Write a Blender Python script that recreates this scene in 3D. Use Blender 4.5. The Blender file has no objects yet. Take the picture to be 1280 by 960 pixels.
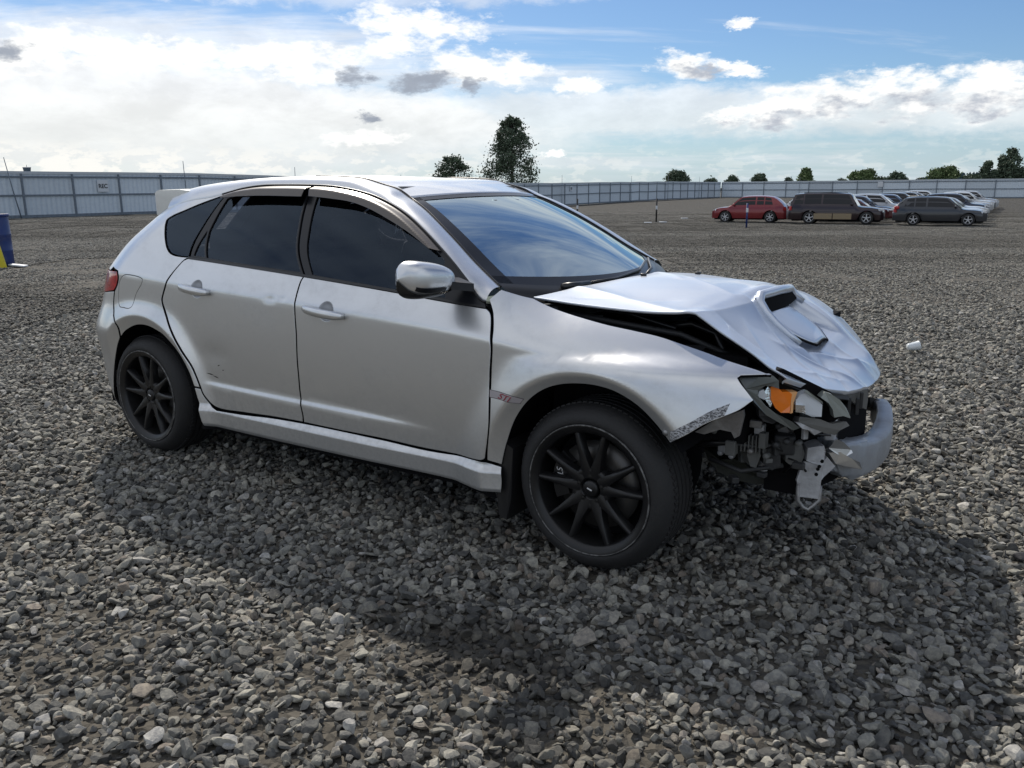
import bpy, bmesh, math, random
import numpy as np
from mathutils import Vector, Matrix
from mathutils.geometry import delaunay_2d_cdt

random.seed(11); rng = np.random.default_rng(5)
R = math.radians
scene = bpy.context.scene
COL = scene.collection

# ---------------------------------------------------------------- camera
CAM = np.array([1.3522, -3.3432, 1.3595]); YAW, PITCH, ROLL = .5928, .2278, -.0072
fwd = np.array([-math.sin(YAW)*math.cos(PITCH), math.cos(YAW)*math.cos(PITCH), -math.sin(PITCH)])
rt = np.cross(fwd, [0, 0, 1]); rt /= np.linalg.norm(rt); up = np.cross(rt, fwd)
rt, up = math.cos(ROLL)*rt + math.sin(ROLL)*up, -math.sin(ROLL)*rt + math.cos(ROLL)*up
cd = bpy.data.cameras.new('camera'); cam = bpy.data.objects.new('camera', cd); COL.objects.link(cam)
cam.matrix_world = Matrix([[rt[0], up[0], -fwd[0], CAM[0]], [rt[1], up[1], -fwd[1], CAM[1]], [rt[2], up[2], -fwd[2], CAM[2]], [0, 0, 0, 1]])
cd.sensor_width = 36; cd.lens = 36 * 1050.2 / 1280; cd.clip_start = .05; cd.clip_end = 20000
scene.camera = cam
VF = np.array([-.5587, .8294]); VR = np.array([.8294, .5587])      # level view direction and its right, on the ground

# ---------------------------------------------------------------- light
SUN_EL = R(41.5); SUN_AZ = math.atan2(.69, -.90)          # direction towards the sun, on the ground (from +x)
world = bpy.data.worlds.new('World'); scene.world = world; world.use_nodes = True
sd = bpy.data.lights.new('sun', 'SUN'); sun = bpy.data.objects.new('sun', sd); COL.objects.link(sun)
sd.energy = 4.6; sd.angle = R(.6); sd.color = (1, .925, .82)
sdir = Vector((math.cos(SUN_AZ)*math.cos(SUN_EL), math.sin(SUN_AZ)*math.cos(SUN_EL), math.sin(SUN_EL)))
sun.rotation_euler = sdir.to_track_quat('Z', 'Y').to_euler()
scene.view_settings.view_transform = 'Standard'; scene.view_settings.look = 'None'
scene.view_settings.exposure = 0; scene.view_settings.gamma = 1

class NT:
    """small helper for node trees: numbers or sockets in, sockets out"""
    def __init__(s, nt): s.t = nt; s.n = nt.nodes; s.l = nt.links
    def put(s, sock, v):
        if isinstance(v, bpy.types.NodeSocket): s.l.new(v, sock)
        elif v is not None: sock.default_value = v
    def m(s, op, a, b=None, c=None, clamp=False):
        n = s.n.new('ShaderNodeMath'); n.operation = op; n.use_clamp = clamp
        for i, v in enumerate((a, b, c)): s.put(n.inputs[i], v)
        return n.outputs[0]
    def v(s, op, a, b=None, scale=None):
        n = s.n.new('ShaderNodeVectorMath'); n.operation = op
        s.put(n.inputs[0], a); s.put(n.inputs[1], b)
        if scale is not None: s.put(n.inputs[3], scale)
        return n.outputs[1] if op in ('DOT_PRODUCT', 'LENGTH') else n.outputs[0]
    def comb(s, x, y, z):
        n = s.n.new('ShaderNodeCombineXYZ')
        for i, q in enumerate((x, y, z)): s.put(n.inputs[i], q)
        return n.outputs[0]
    def noise(s, vec, scale, detail=4, rough=.55, dist=0, out='Fac', typ=None):
        n = s.n.new('ShaderNodeTexNoise'); s.put(n.inputs['Vector'], vec); n.inputs['Scale'].default_value = scale
        n.inputs['Detail'].default_value = detail; n.inputs['Roughness'].default_value = rough; n.inputs['Distortion'].default_value = dist
        return n.outputs[out]
    def step(s, x, a, b, lo=0, hi=1):
        n = s.n.new('ShaderNodeMapRange'); n.interpolation_type = 'SMOOTHSTEP'
        s.put(n.inputs[0], x); s.put(n.inputs[1], a); s.put(n.inputs[2], b); s.put(n.inputs[3], lo); s.put(n.inputs[4], hi)
        return n.outputs[0]
    def mix(s, f, a, b, blend='MIX'):
        n = s.n.new('ShaderNodeMix'); n.data_type = 'RGBA'; n.blend_type = blend
        s.put(n.inputs['Factor'], f)
        s.put(n.inputs[6], a if isinstance(a, bpy.types.NodeSocket) else (*a, 1)); s.put(n.inputs[7], b if isinstance(b, bpy.types.NodeSocket) else (*b, 1))
        return n.outputs[2]

def build_world():
    t = NT(world.node_tree); world.node_tree.nodes.clear()
    sky = t.n.new('ShaderNodeTexSky'); sky.sky_type = 'NISHITA'; sky.sun_disc = False
    sky.sun_elevation = SUN_EL; sky.sun_rotation = math.pi/2 - SUN_AZ
    sky.air_density = 1.0; sky.dust_density = .35; sky.ozone_density = 2.2
    d = t.v('NORMALIZE', t.n.new('ShaderNodeTexCoord').outputs['Generated'])
    fx = t.v('DOT_PRODUCT', d, (VF[0], VF[1], 0)); rx = t.v('DOT_PRODUCT', d, (VR[0], VR[1], 0)); z = t.v('DOT_PRODUCT', d, (0, 0, 1))
    az = t.m('MULTIPLY', t.m('ARCTAN2', rx, fx), 57.2958)                       # degrees, right of the car park's long axis
    el = t.m('MULTIPLY', t.m('ARCSINE', z), 57.2958)
    base = t.mix(1.0, sky.outputs[0], (.060, .075, .093), 'MULTIPLY')
    # cloud plane coordinates (flatten towards the horizon)
    inv = t.m('DIVIDE', 1, t.m('MAXIMUM', t.m('ADD', z, .10), .03))
    pv = t.comb(t.m('MULTIPLY', fx, inv), t.m('MULTIPLY', rx, inv), 0)
    n_hi = t.noise(t.v('MULTIPLY', pv, (.55, .22, 1)), 1.3, 7, .62, .6)
    n_wisp = t.noise(t.v('MULTIPLY', pv, (1.6, .35, 1)), 2.2, 6, .6, .4)
    av = t.comb(az, t.m('MULTIPLY', el, 2.2), 3.1)
    n_big = t.noise(av, .055, 5, .6, .3)
    n_mid = t.noise(av, .22, 6, .62, .2)
    n_fine = t.noise(av, .75, 6, .62, .1)
    az0, el0 = az, el
    wv = t.v('SUBTRACT', t.noise(av, .45, 6, .65, 0, 'Color'), (.5, .5, .5)); ws = t.n.new('ShaderNodeSeparateXYZ'); t.l.new(wv, ws.inputs[0])
    az = t.m('ADD', az, t.m('MULTIPLY', ws.outputs[0], 4.5)); el = t.m('ADD', el, t.m('MULTIPLY', ws.outputs[1], 2.0))
    def blob(a0, e0, ra, re, tilt=0):
        da = t.m('SUBTRACT', az, a0); de = t.m('SUBTRACT', el, e0)
        if tilt: de = t.m('SUBTRACT', de, t.m('MULTIPLY', da, tilt))
        q = t.m('ADD', t.m('POWER', t.m('ABSOLUTE', t.m('DIVIDE', da, ra)), 2), t.m('POWER', t.m('ABSOLUTE', t.m('DIVIDE', de, re)), 2))
        return t.m('SUBTRACT', 1, q)
    def mx(L):
        o = L[0]
        for q in L[1:]: o = t.m('MAXIMUM', o, q)
        return o
    nf = t.m('MULTIPLY', t.m('SUBTRACT', n_fine, .5), 2.6); nm = t.m('MULTIPLY', t.m('SUBTRACT', n_mid, .5), 2.4)
    nb = t.m('MULTIPLY', t.m('SUBTRACT', n_big, .5), 2.0)
    # thin high veil: everywhere, more to the left (towards the sun) and low
    sunness = t.step(az, 12, -34)
    back = t.step(t.m('ABSOLUTE', az), 55, 115)  # unseen extra veil added behind the camera to brighten the near side
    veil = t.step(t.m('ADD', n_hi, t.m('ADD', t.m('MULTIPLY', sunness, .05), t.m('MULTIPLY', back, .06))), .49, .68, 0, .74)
    # the broad white bank low on the left
    bank = t.m('ADD', blob(-26, 4.4, 33, 3.5, -.03), t.m('MULTIPLY', nb, .55)); bank = t.m('ADD', bank, t.m('MULTIPLY', nm, .22))
    bank = t.step(bank, -.25, .55, 0, .97)
    band = t.m('ADD', blob(14, 4.6, 40, 1.7, -.012), t.m('ADD', t.m('MULTIPLY', nb, .35), t.m('MULTIPLY', nm, .25)))
    band = t.step(band, -.3, .75, 0, .72)
    top_left = t.step(t.m('ADD', blob(-27, 13.4, 20, 2.2, -.06), t.m('MULTIPLY', nm, .45)), -.2, .7, 0, .95)
    top_mid = t.step(t.m('ADD', blob(-2, 12.6, 17, 1.5, .04), t.m('MULTIPLY', nb, .6)), -.3, .9, 0, .55)
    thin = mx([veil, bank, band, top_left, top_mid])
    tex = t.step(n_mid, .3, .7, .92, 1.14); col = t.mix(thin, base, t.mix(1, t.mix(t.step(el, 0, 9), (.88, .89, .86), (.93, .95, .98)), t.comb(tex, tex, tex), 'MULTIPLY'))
    # wind-drawn streaks higher up
    st = t.noise(t.comb(t.v('DOT_PRODUCT', pv, (.34, .16, 0)), t.v('DOT_PRODUCT', pv, (-1.1, 2.2, 0)), 7.7), 1.0, 6, .6, .35)
    stm = t.m('MULTIPLY', t.step(st, .38, .66), t.step(el0, 12, 20, 0, .62)); col = t.mix(stm, col, (.95, .97, 1.0))
    col = t.mix(t.m('MULTIPLY', t.step(st, .47, .34), t.step(el0, 12, 18, 0, .5)), col, t.mix(1, col, (.45, .62, .85), 'MULTIPLY'))
    hz = t.step(el, 5.5, -.5, 0, .6); col = t.mix(hz, col, (.52, .66, .80))
    hz2 = t.m('MULTIPLY', t.step(el, 7, 0), t.m('MULTIPLY', sunness, .55)); col = t.mix(hz2, col, (1.02, .99, .92))
    # cumulus: one ellipse list, edges broken up by noise
    cum = [(-21, 8.0, 5.5, .9, .02), (-13.5, 8.0, 5, 1.0, .03), (-1.5, 7.4, 4.5, 1.2, -.05), (-5.7, 10.1, 4.6, 1.2, -.06), (-6.3, 9.0, 3.0, .9, .1), (-26.8, 8.1, 3.6, 1.2, 0), (-30, 7.2, 3.0, 1.2, .1), (11.3, 7.5, 2.6, .95, -.1), (13.6, 7.1, 2.4, .42, -.05),
           (14.5, 9.7, .95, .33, .05), (4.6, 6.4, 1.6, .65, 0), (13.9, 4.3, 1.8, .75, 0), (17.2, 4.6, 2.3, 1.35, .1), (20.3, 5.3, 2.3, 1.35, 0), (24.2, 5.4, 3.2, 1.6, .05), (28.3, 5.2, 3.0, 1.4, 0),
           (32, 5.9, 3.0, 1.0, 0), (2.9, 2.2, .8, .35, 0), (-13, 7.3, 3.2, .8, 0), (-9.5, 3.2, 3.0, .6, .05), (-60, 9, 9, 3, 0), (70, 8, 10, 3, .02), (120, 12, 14, 4, 0), (170, 9, 12, 3.5, .02), (-120, 10, 13, 4, 0)]
    cb = mx([blob(*c) for c in cum])
    cb = t.m('ADD', t.m('MULTIPLY', cb, .8), t.m('ADD', t.m('MULTIPLY', nf, 1.0), t.m('MULTIPLY', nm, .75)))
    cmask = t.step(cb, -.22, .85)
    low = t.m('MULTIPLY', t.step(el, 3.4, 1.6), t.step(el, -.2, .5))
    lowc = t.m('MULTIPLY', t.step(t.m('ADD', n_fine, t.m('MULTIPLY', sunness, .08)), .50, .60), low)
    lowc = t.m('MULTIPLY', lowc, t.m('ADD', .25, t.m('MULTIPLY', sunness, .75)))
    # shaded undersides: denser core, lower half
    under = t.noise(t.v('ADD', av, (.0, 1.5, 0)), .42, 5, .6)
    lowb = mx([blob(c[0] + .2, c[1] - c[3]*.45, c[2]*.95, c[3]*.7, c[4]) for c in cum if c[0] > 8 and c[3] > .7])
    shade = t.m('MULTIPLY', t.step(t.m('ADD', lowb, t.m('MULTIPLY', nm, .5)), .1, .8), t.step(under, .35, .60))
    ccol = t.mix(t.m('MULTIPLY', shade, .95), (1.12, 1.12, 1.10), (.46, .50, .58))
    col = t.mix(cmask, col, ccol); col = t.mix(t.m('MULTIPLY', lowc, .8), col, (1.05, 1.03, .97))
    # grey flecks in front of the bank
    gr = mx([blob(-29.4, 7.6, 1.5, .72, .1), blob(-9.9, 7.0, 1.2, .75, -.15), blob(-5.8, 6.75, 2.6, .68, .1), blob(-2.5, 6.6, .9, .6, 0), blob(-9.3, 4.35, .9, .4, 0)])
    gr = t.step(t.m('ADD', gr, t.m('ADD', t.m('MULTIPLY', nf, 1.1), t.m('MULTIPLY', nm, .6))), -.3, 1.1, 0, .95)
    col = t.mix(gr, col, t.mix(n_mid, (.22, .26, .34), (.48, .52, .59)))
    # everything below the horizon: plain dull ground tone
    col = t.mix(t.step(el0, 0, -1.5), col, (.16, .155, .145))
    col = t.mix(1.0, col, (10, 10, 10), 'MULTIPLY')           # Background runs at strength 0.1
    bg = t.n.new('ShaderNodeBackground'); bg.inputs['Strength'].default_value = .1
    t.l.new(col, bg.inputs['Color']); o = t.n.new('ShaderNodeOutputWorld'); t.l.new(bg.outputs[0], o.inputs['Surface'])
build_world()
# ---------------------------------------------------------------- materials and mesh helpers
def mat(name, col, rough=.5, metal=0, coat=0, coat_rough=.05, spec=.5, var=.0, vscale=8, bump=0, bscale=60, dirt=0, dirtcol=(.20, .18, .15), trans=None, emit=None):
    m = bpy.data.materials.new(name); m.use_nodes = True
    t = NT(m.node_tree); b = t.n['Principled BSDF']
    b.inputs['Roughness'].default_value = rough; b.inputs['Metallic'].default_value = metal
    b.inputs['Coat Weight'].default_value = coat; b.inputs['Coat Roughness'].default_value = coat_rough
    b.inputs['Specular IOR Level'].default_value = spec
    c = None
    tc = t.n.new('ShaderNodeTexCoord').outputs['Object']
    if var:
        f = t.noise(tc, vscale, 5, .6)
        c = t.mix(t.step(f, .3, .7), tuple(x * (1 - var) for x in col), tuple(min(1, x * (1 + var)) for x in col))
    if dirt:
        f = t.noise(tc, 5, 7, .7); f = t.m('MULTIPLY', t.step(f, .42, .72), dirt)
        c = t.mix(f, c if c is not None else col, dirtcol)
        t.put(b.inputs['Roughness'], t.m('ADD', rough, t.m('MULTIPLY', f, .4)))
    if c is not None: t.l.new(c, b.inputs['Base Color'])
    else: b.inputs['Base Color'].default_value = (*col, 1)
    if bump:
        n = t.n.new('ShaderNodeBump'); n.inputs['Strength'].default_value = bump; n.inputs['Distance'].default_value = .01
        t.l.new(t.noise(tc, bscale, 5, .65), n.inputs['Height']); t.l.new(n.outputs[0], b.inputs['Normal'])
    return m
def glass_mat(name, tint, refl=1.0, rough=.0, op=.0, gcol=(1, 1, 1)):
    """thin pane: tinted see-through plus a fresnel mirror"""
    m = bpy.data.materials.new(name); m.use_nodes = True; t = NT(m.node_tree); t.n.remove(t.n['Principled BSDF'])
    tr = t.n.new('ShaderNodeBsdfTransparent'); tr.inputs[0].default_value = (*tint, 1)
    gl = t.n.new('ShaderNodeBsdfGlossy'); gl.inputs['Roughness'].default_value = rough; gl.inputs[0].default_value = (*gcol, 1)
    fr = t.n.new('ShaderNodeFresnel'); fr.inputs[0].default_value = 1.52
    f = t.m('MINIMUM', t.m('MULTIPLY', fr.outputs[0], refl), 1)
    if op:
        df = t.n.new('ShaderNodeBsdfDiffuse'); df.inputs[0].default_value = (.05, .055, .06, 1)
        mm = t.n.new('ShaderNodeMixShader'); mm.inputs[0].default_value = op; t.l.new(tr.outputs[0], mm.inputs[1]); t.l.new(df.outputs[0], mm.inputs[2]); first = mm.outputs[0]
    else: first = tr.outputs[0]
    mx = t.n.new('ShaderNodeMixShader'); t.l.new(f, mx.inputs[0]); t.l.new(first, mx.inputs[1]); t.l.new(gl.outputs[0], mx.inputs[2])
    t.l.new(mx.outputs[0], t.n['Material Output'].inputs[0]); return m

def link(o, parent=None):
    COL.objects.link(o)
    if parent is not None: o.parent = parent
    return o
def thing(name, label, cat, loc=(0, 0, 0), rz=0, group=None):
    o = bpy.data.objects.new(name, None); o.empty_display_size = .2; link(o)
    o.location = loc; o.rotation_euler = (0, 0, rz); o['label'] = label; o['category'] = cat
    if group: o['group'] = group
    return o
def tag(o, label=None, cat=None, group=None, kind=None):
    for k, v in (('label', label), ('category', cat), ('group', group), ('kind', kind)):
        if v: o[k] = v
    return o
def meshobj(name, V, F, m, parent=None, smooth=True, loc=None, rot=None, normals=None):
    me = bpy.data.meshes.new(name)
    me.from_pydata([tuple(map(float, v)) for v in V], [], [tuple(int(i) for i in f) for f in F])
    me.validate(); me.update()
    if smooth: me.polygons.foreach_set('use_smooth', [True] * len(me.polygons))
    if m: me.materials.append(m)
    if normals is not None:
        me.normals_split_custom_set_from_vertices([tuple(map(float, n)) for n in normals])
    o = bpy.data.objects.new(name, me); link(o, parent)
    if loc is not None: o.location = loc
    if rot is not None: o.rotation_euler = rot
    return o
class MB:
    """collects shapes for one mesh"""
    def __init__(s): s.V = []; s.F = []
    def add(s, V, F):
        k = len(s.V); s.V += [tuple(map(float, v)) for v in V]; s.F += [tuple(int(i) + k for i in f) for f in F]; return s
    def box(s, c, d, bev=0, rz=0, M=None):
        """centre, full size, chamfer"""
        x, y, z = (q / 2 for q in d); b = min(bev, x * .9, y * .9, z * .9)
        if b <= 0:
            V = [(i, j, k) for i in (-x, x) for j in (-y, y) for k in (-z, z)]
            F = [(0, 1, 3, 2), (4, 6, 7, 5), (0, 4, 5, 1), (2, 3, 7, 6), (0, 2, 6, 4), (1, 5, 7, 3)]
        else:
            bm = bmesh.new(); bmesh.ops.create_cube(bm, size=1); bmesh.ops.scale(bm, vec=(2*x, 2*y, 2*z), verts=bm.verts)
            bmesh.ops.bevel(bm, geom=bm.edges[:], offset=b, segments=2, profile=.5, affect='EDGES')
            bm.verts.index_update(); V = [tuple(v.co) for v in bm.verts]; F = [[v.index for v in f.verts] for f in bm.faces]; bm.free()
        ca, sa = math.cos(rz), math.sin(rz)
        V = [(v[0]*ca - v[1]*sa + c[0], v[0]*sa + v[1]*ca + c[1], v[2] + c[2]) for v in V]
        if M is not None: V = [tuple(M @ Vector(v)) for v in V]
        return s.add(V, F)
    def tube(s, pts, r, n=10, caps=True, closed=False):
        pts = [np.array(p, float) for p in pts]; m = len(pts); rr = r if hasattr(r, '__len__') else [r] * m
        V = []; prev = None
        for i, p in enumerate(pts):
            a = pts[(i-1) % m] if (closed or i) else p; b = pts[(i+1) % m] if (closed or i < m-1) else p
            t = b - a; t = t / (np.linalg.norm(t) + 1e-12)
            if prev is None:
                h = np.array([0, 0, 1.]) if abs(t[2]) < .9 else np.array([1., 0, 0]); u = np.cross(t, h)
            else: u = prev - t * (prev @ t)
            u /= np.linalg.norm(u) + 1e-12; prev = u; w = np.cross(t, u)
            for k in range(n):
                q = 2 * math.pi * k / n; V.append(p + rr[i] * (math.cos(q) * u + math.sin(q) * w))
        F = []
        for i in range(m if closed else m - 1):
            for k in range(n):
                a = i * n + k; b = i * n + (k + 1) % n; c = ((i + 1) % m) * n + (k + 1) % n; d = ((i + 1) % m) * n + k
                F.append((a, b, c, d))
        if caps and not closed: F += [tuple(range(n))[::-1], tuple((m - 1) * n + k for k in range(n))]
        return s.add(V, F)
    def lathe(s, prof, n=48, axis='y', c=(0, 0, 0), close=False):
        """profile of (radius, offset along axis)"""
        V = []; m = len(prof)
        for r, h in prof:
            for k in range(n):
                a = 2 * math.pi * k / n; x, z = r * math.cos(a), r * math.sin(a)
                V.append({'y': (x, h, z), 'z': (x, z, h), 'x': (h, x, z)}[axis])
        V = [(v[0] + c[0], v[1] + c[1], v[2] + c[2]) for v in V]
        F = [(i*n + k, i*n + (k+1) % n, ((i+1) % m)*n + (k+1) % n, ((i+1) % m)*n + k) for i in range(m if close else m - 1) for k in range(n)]
        return s.add(V, F)
    def prism(s, poly, d, off=(0, 0, 0)):
        """closed outline of 3-D points pushed along d"""
        P = np.array(poly, float) + np.array(off); n = len(P); Q = P + np.array(d, float)
        return s.add(list(P) + list(Q), [tuple(range(n)), tuple(range(2*n - 1, n - 1, -1))] + [(i, (i+1) % n, n + (i+1) % n, n + i) for i in range(n)])
    def obj(s, name, m, parent=None, smooth=False, loc=None, rot=None, recalc=True):
        o = meshobj(name, s.V, s.F, m, parent, smooth, loc, rot)
        if recalc:
            bm = bmesh.new(); bm.from_mesh(o.data); bmesh.ops.recalc_face_normals(bm, faces=bm.faces); bm.to_mesh(o.data); bm.free()
        return o
def copy_tree(o, parent=None, flip=False):
    c = o.copy(); COL.objects.link(c); c.parent = parent
    for ch in o.children: copy_tree(ch, c)
    return c
def autosmooth(o, ang=35):
    bm = bmesh.new(); bm.from_mesh(o.data)
    for f in bm.faces: f.smooth = True
    for e in bm.edges:
        e.smooth = not (len(e.link_faces) == 2 and e.calc_face_angle(0) > R(ang))
    bm.to_mesh(o.data); bm.free(); return o
def resample(pts, step, closed=True):
    """spline through points; a third value of 1 marks a sharp corner"""
    n = len(pts); P = np.array([p[:2] for p in pts], float); cr = [len(p) > 2 for p in pts]
    out = []
    for i in range(n if closed else n - 1):
        j = (i + 1) % n; p1, p2 = P[i], P[j]
        p0 = P[i-1] if not cr[i] and (closed or i) else 2*p1 - p2 if 0 else (P[i-1] if not cr[i] else p1 - (p2 - p1))
        p3 = P[(j+1) % n] if not cr[j] else p2 + (p2 - p1)
        k = max(1, int(round(np.linalg.norm(p2 - p1) / step)))
        # centripetal-ish catmull-rom
        d1 = max(np.linalg.norm(p1 - p0), 1e-9)**.5; d2 = max(np.linalg.norm(p2 - p1), 1e-9)**.5; d3 = max(np.linalg.norm(p3 - p2), 1e-9)**.5
        m1 = (p2 - p1) + d2 * ((p1 - p0) / d1 - (p2 - p0) / (d1 + d2)) if True else 0
        m2 = (p2 - p1) + d2 * ((p3 - p2) / d3 - (p3 - p1) / (d2 + d3))
        m1 = d2 * ((p1 - p0) / d1 - (p2 - p0) / (d1 + d2) + (p2 - p1) / d2)
        m2 = d2 * ((p2 - p1) / d2 - (p3 - p1) / (d2 + d3) + (p3 - p2) / d3)
        for q in range(k):
            t = q / k
            out.append((2*t**3 - 3*t**2 + 1)*p1 + (t**3 - 2*t**2 + t)*m1 + (-2*t**3 + 3*t**2)*p2 + (t**3 - t**2)*m2)
    return np.array(out)
def inset(P, d):
    """move a closed 2-D outline inwards by d"""
    n = len(P); A = .5 * np.sum(P[:, 0] * np.roll(P[:, 1], -1) - np.roll(P[:, 0], -1) * P[:, 1]); s = 1 if A > 0 else -1
    e = np.roll(P, -1, 0) - P; e /= np.linalg.norm(e, axis=1, keepdims=True) + 1e-12
    nn = s * np.stack([-e[:, 1], e[:, 0]], 1); n0 = np.roll(nn, 1, 0)
    b = nn + n0; L = np.sum(b * b, 1, keepdims=True); b = b * 2 / np.maximum(L, .8)
    return P + b * d
def inside(Q, poly):
    x, y = Q[:, 0], Q[:, 1]; r = np.zeros(len(Q), bool); n = len(poly); j = n - 1
    for i in range(n):
        xi, yi = poly[i]; xj, yj = poly[j]
        if yi != yj: r ^= ((yi > y) != (yj > y)) & (x < (xj - xi) * (y - yi) / (yj - yi) + xi)
        j = i
    return r
def fill(outlines, grid, near=.5):
    """triangulate the area of outlines[0] minus the others; grid = interior points"""
    G = grid[inside(grid, outlines[0])]
    for h in outlines[1:]: G = G[~inside(G, h)]
    B = np.concatenate(outlines)
    if len(G):
        dmin = np.full(len(G), 9e9)
        for b in B: dmin = np.minimum(dmin, (G[:, 0]-b[0])**2 + (G[:, 1]-b[1])**2)
        G = G[dmin > near**2]
    V = np.concatenate([B, G]); E = []; k = 0
    for L in outlines: n = len(L); E += [(k+i, k+(i+1) % n) for i in range(n)]; k += n
    vv, ee, ff, *_ = delaunay_2d_cdt([Vector((float(a), float(b))) for a, b in V], E, [], 0, 1e-7)
    vv = np.array([(q.x, q.y) for q in vv]); ff = np.array([f for f in ff if len(f) == 3])
    c = vv[ff].mean(1); ok = inside(c, outlines[0])
    for h in outlines[1:]: ok &= ~inside(c, h)
    return vv, ff[ok]
def panel(name, outline, S, m, parent, holes=(), res=.02, gap=.0017, off=0.0, depth=.014, edge=.0018, grid=None, step=None, extra=None, rings=False, shift=True):
    """a pressed panel: outline in the surface's own 2-D domain, rounded edges turned inwards"""
    step = step or res * .6
    S_ = S
    if extra is not None:
        def S(a_, b_):
            P3 = S_(a_, b_); N = surf_normals(S_, a_, b_)
            if N[..., 1].mean() > 0: N = -N
            return P3 + N * extra(P3)[..., None]
    def SS(p, o):
        P3 = S(p[:, 0], p[:, 1]); N = surf_normals(S, p[:, 0], p[:, 1])
        if N[:, 1].mean() > 0: N = -N
        return P3 + N * (np.asarray(o)[..., None] if np.ndim(o) else o), N
    O = [inset(resample(outline, step), gap)] + [inset(resample(h, step), -gap) for h in holes]
    I = [inset(O[0], edge)] + [inset(h, -edge) for h in O[1:]]
    if grid is None:
        lo = O[0].min(0); hi = O[0].max(0); gx = np.arange(lo[0], hi[0], res); gy = np.arange(lo[1] - .3, hi[1] + .3, res)
        gx, gy = np.meshgrid(gx, gy, indexing='ij')
        if S_ is side_S and shift: gy = gy + (zcrease(np.asarray(S(gx, gy))[..., 0]) - zcrease(np.array(-1.5)))
        grid = np.stack([gx.ravel(), gy.ravel()], 1)
        if S_ is side_S and shift:
            xl = np.arange(-3.0, .95, .011); Pg = S_(grid[:, 0], grid[:, 1]); grid = grid[(np.abs(Pg[:, 2] - zcrease(Pg[:, 0])) > .019) & (np.abs(Pg[:, 2] - zlow(Pg[:, 0])) > .017)]
            for fn, ks in ((zcrease, (-.014, -.008, -.003, .003, .008, .014)), (zlow, (-.010, -.0045, 0, .0045, .010))):
                for k_ in ks: z = fn(xl) + k_; grid = np.concatenate([grid, np.stack([xl - xrear(z) - WR_A, z], 1)])
        if rings:
            P0 = S(grid[:, 0], grid[:, 1]); rr = np.min([np.hypot(P0[:, 0] - w, P0[:, 2] - .315) for w in XW], 0); grid = grid[rr > .475]; add = []
            for w in XW:
                for q in (.398, .408, .418, .425, .430, .434, .439, .446, .456, .468):
                    th = np.arange(-.3, 3.6, .016/q); z = .315 + q*np.sin(th); x = w + q*np.cos(th); add.append(np.stack([x - xrear(z) - WR_A, z], 1))
            grid = np.concatenate([grid] + add)
    vv, ff = fill(I, grid, near=res * .45)
    P3, N = SS(vv, off)
    n_sum = np.cross(P3[ff[:, 1]] - P3[ff[:, 0]], P3[ff[:, 2]] - P3[ff[:, 0]])
    fl = (n_sum * N[ff[:, 0]]).sum(1) < 0; ff = ff.copy(); ff[fl] = ff[fl][:, ::-1]
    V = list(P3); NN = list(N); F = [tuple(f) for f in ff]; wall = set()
    for a, b in zip(I, O):
        n = len(a); pa, na = SS(a, off); pb, nb = SS(b, off - edge * .6); pc, _ = SS(b, off - depth)
        sgn = 1 if np.sum(a[:, 0]*np.roll(a[:, 1], -1) - np.roll(a[:, 0], -1)*a[:, 1]) > 0 else -1
        o3 = pb - pa; o3 /= np.linalg.norm(o3, axis=1, keepdims=True) + 1e-12
        k = len(V); V += list(pa) + list(pb) + list(pc)
        nm = na * .9 + o3 * .35; nm /= np.linalg.norm(nm, axis=1, keepdims=True)
        o4 = b - a; q3, _ = SS(a, off - edge*.6); o5 = pb - q3; o5 /= np.linalg.norm(o5, axis=1, keepdims=True) + 1e-12
        NN += list(na) + list(nm) + list(o5)
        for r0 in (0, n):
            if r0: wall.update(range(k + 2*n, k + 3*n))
            for i in range(n):
                j = (i+1) % n; F.append((k + r0 + i, k + r0 + j, k + r0 + n + j, k + r0 + n + i))
    V = np.array(V); NN = np.array(NN)
    F2 = []
    for f in F:
        a, b, c = V[f[0]], V[f[1]], V[f[2]]
        F2.append(f if np.dot(np.cross(b - a, c - a), NN[f[0]] + NN[f[1]] + NN[f[2]]) >= 0 else f[::-1])
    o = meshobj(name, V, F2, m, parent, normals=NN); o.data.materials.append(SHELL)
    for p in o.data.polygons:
        if any(v in wall for v in p.vertices): p.material_index = 1  # edge walls coloured dark, standing in for shade inside the shut lines
    return o
def grid_patch(name, P, m, parent=None, thick=0, smooth=True):
    """P[i, j] = 3-D points"""
    a, b = P.shape[:2]; V = P.reshape(-1, 3); F = [(i*b + j, i*b + j+1, (i+1)*b + j+1, (i+1)*b + j) for i in range(a-1) for j in range(b-1)]
    o = meshobj(name, V, F, m, parent, smooth)
    if thick:
        md = o.modifiers.new('thickness', 'SOLIDIFY'); md.thickness = thick; md.offset = 0
    return o
def catmull_grid(C, nu, nv):
    """smooth interpolation of a control grid of 3-D points"""
    def cr(A, n):
        m = len(A); t = np.linspace(0, m - 1 - 1e-9, n); i = t.astype(int); f = (t - i)[(...,) + (None,) * (A.ndim - 1)]
        E = np.concatenate([[2*A[0] - A[1]], A, [2*A[-1] - A[-2]]])
        p0, p1, p2, p3 = E[i], E[i+1], E[i+2], E[i+3]
        return .5 * (2*p1 + (p2-p0)*f + (2*p0-5*p1+4*p2-p3)*f**2 + (3*p1-p0-3*p2+p3)*f**3)
    A = cr(np.asarray(C, float), nu); return cr(A.transpose(1, 0, 2), nv).transpose(1, 0, 2)
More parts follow.
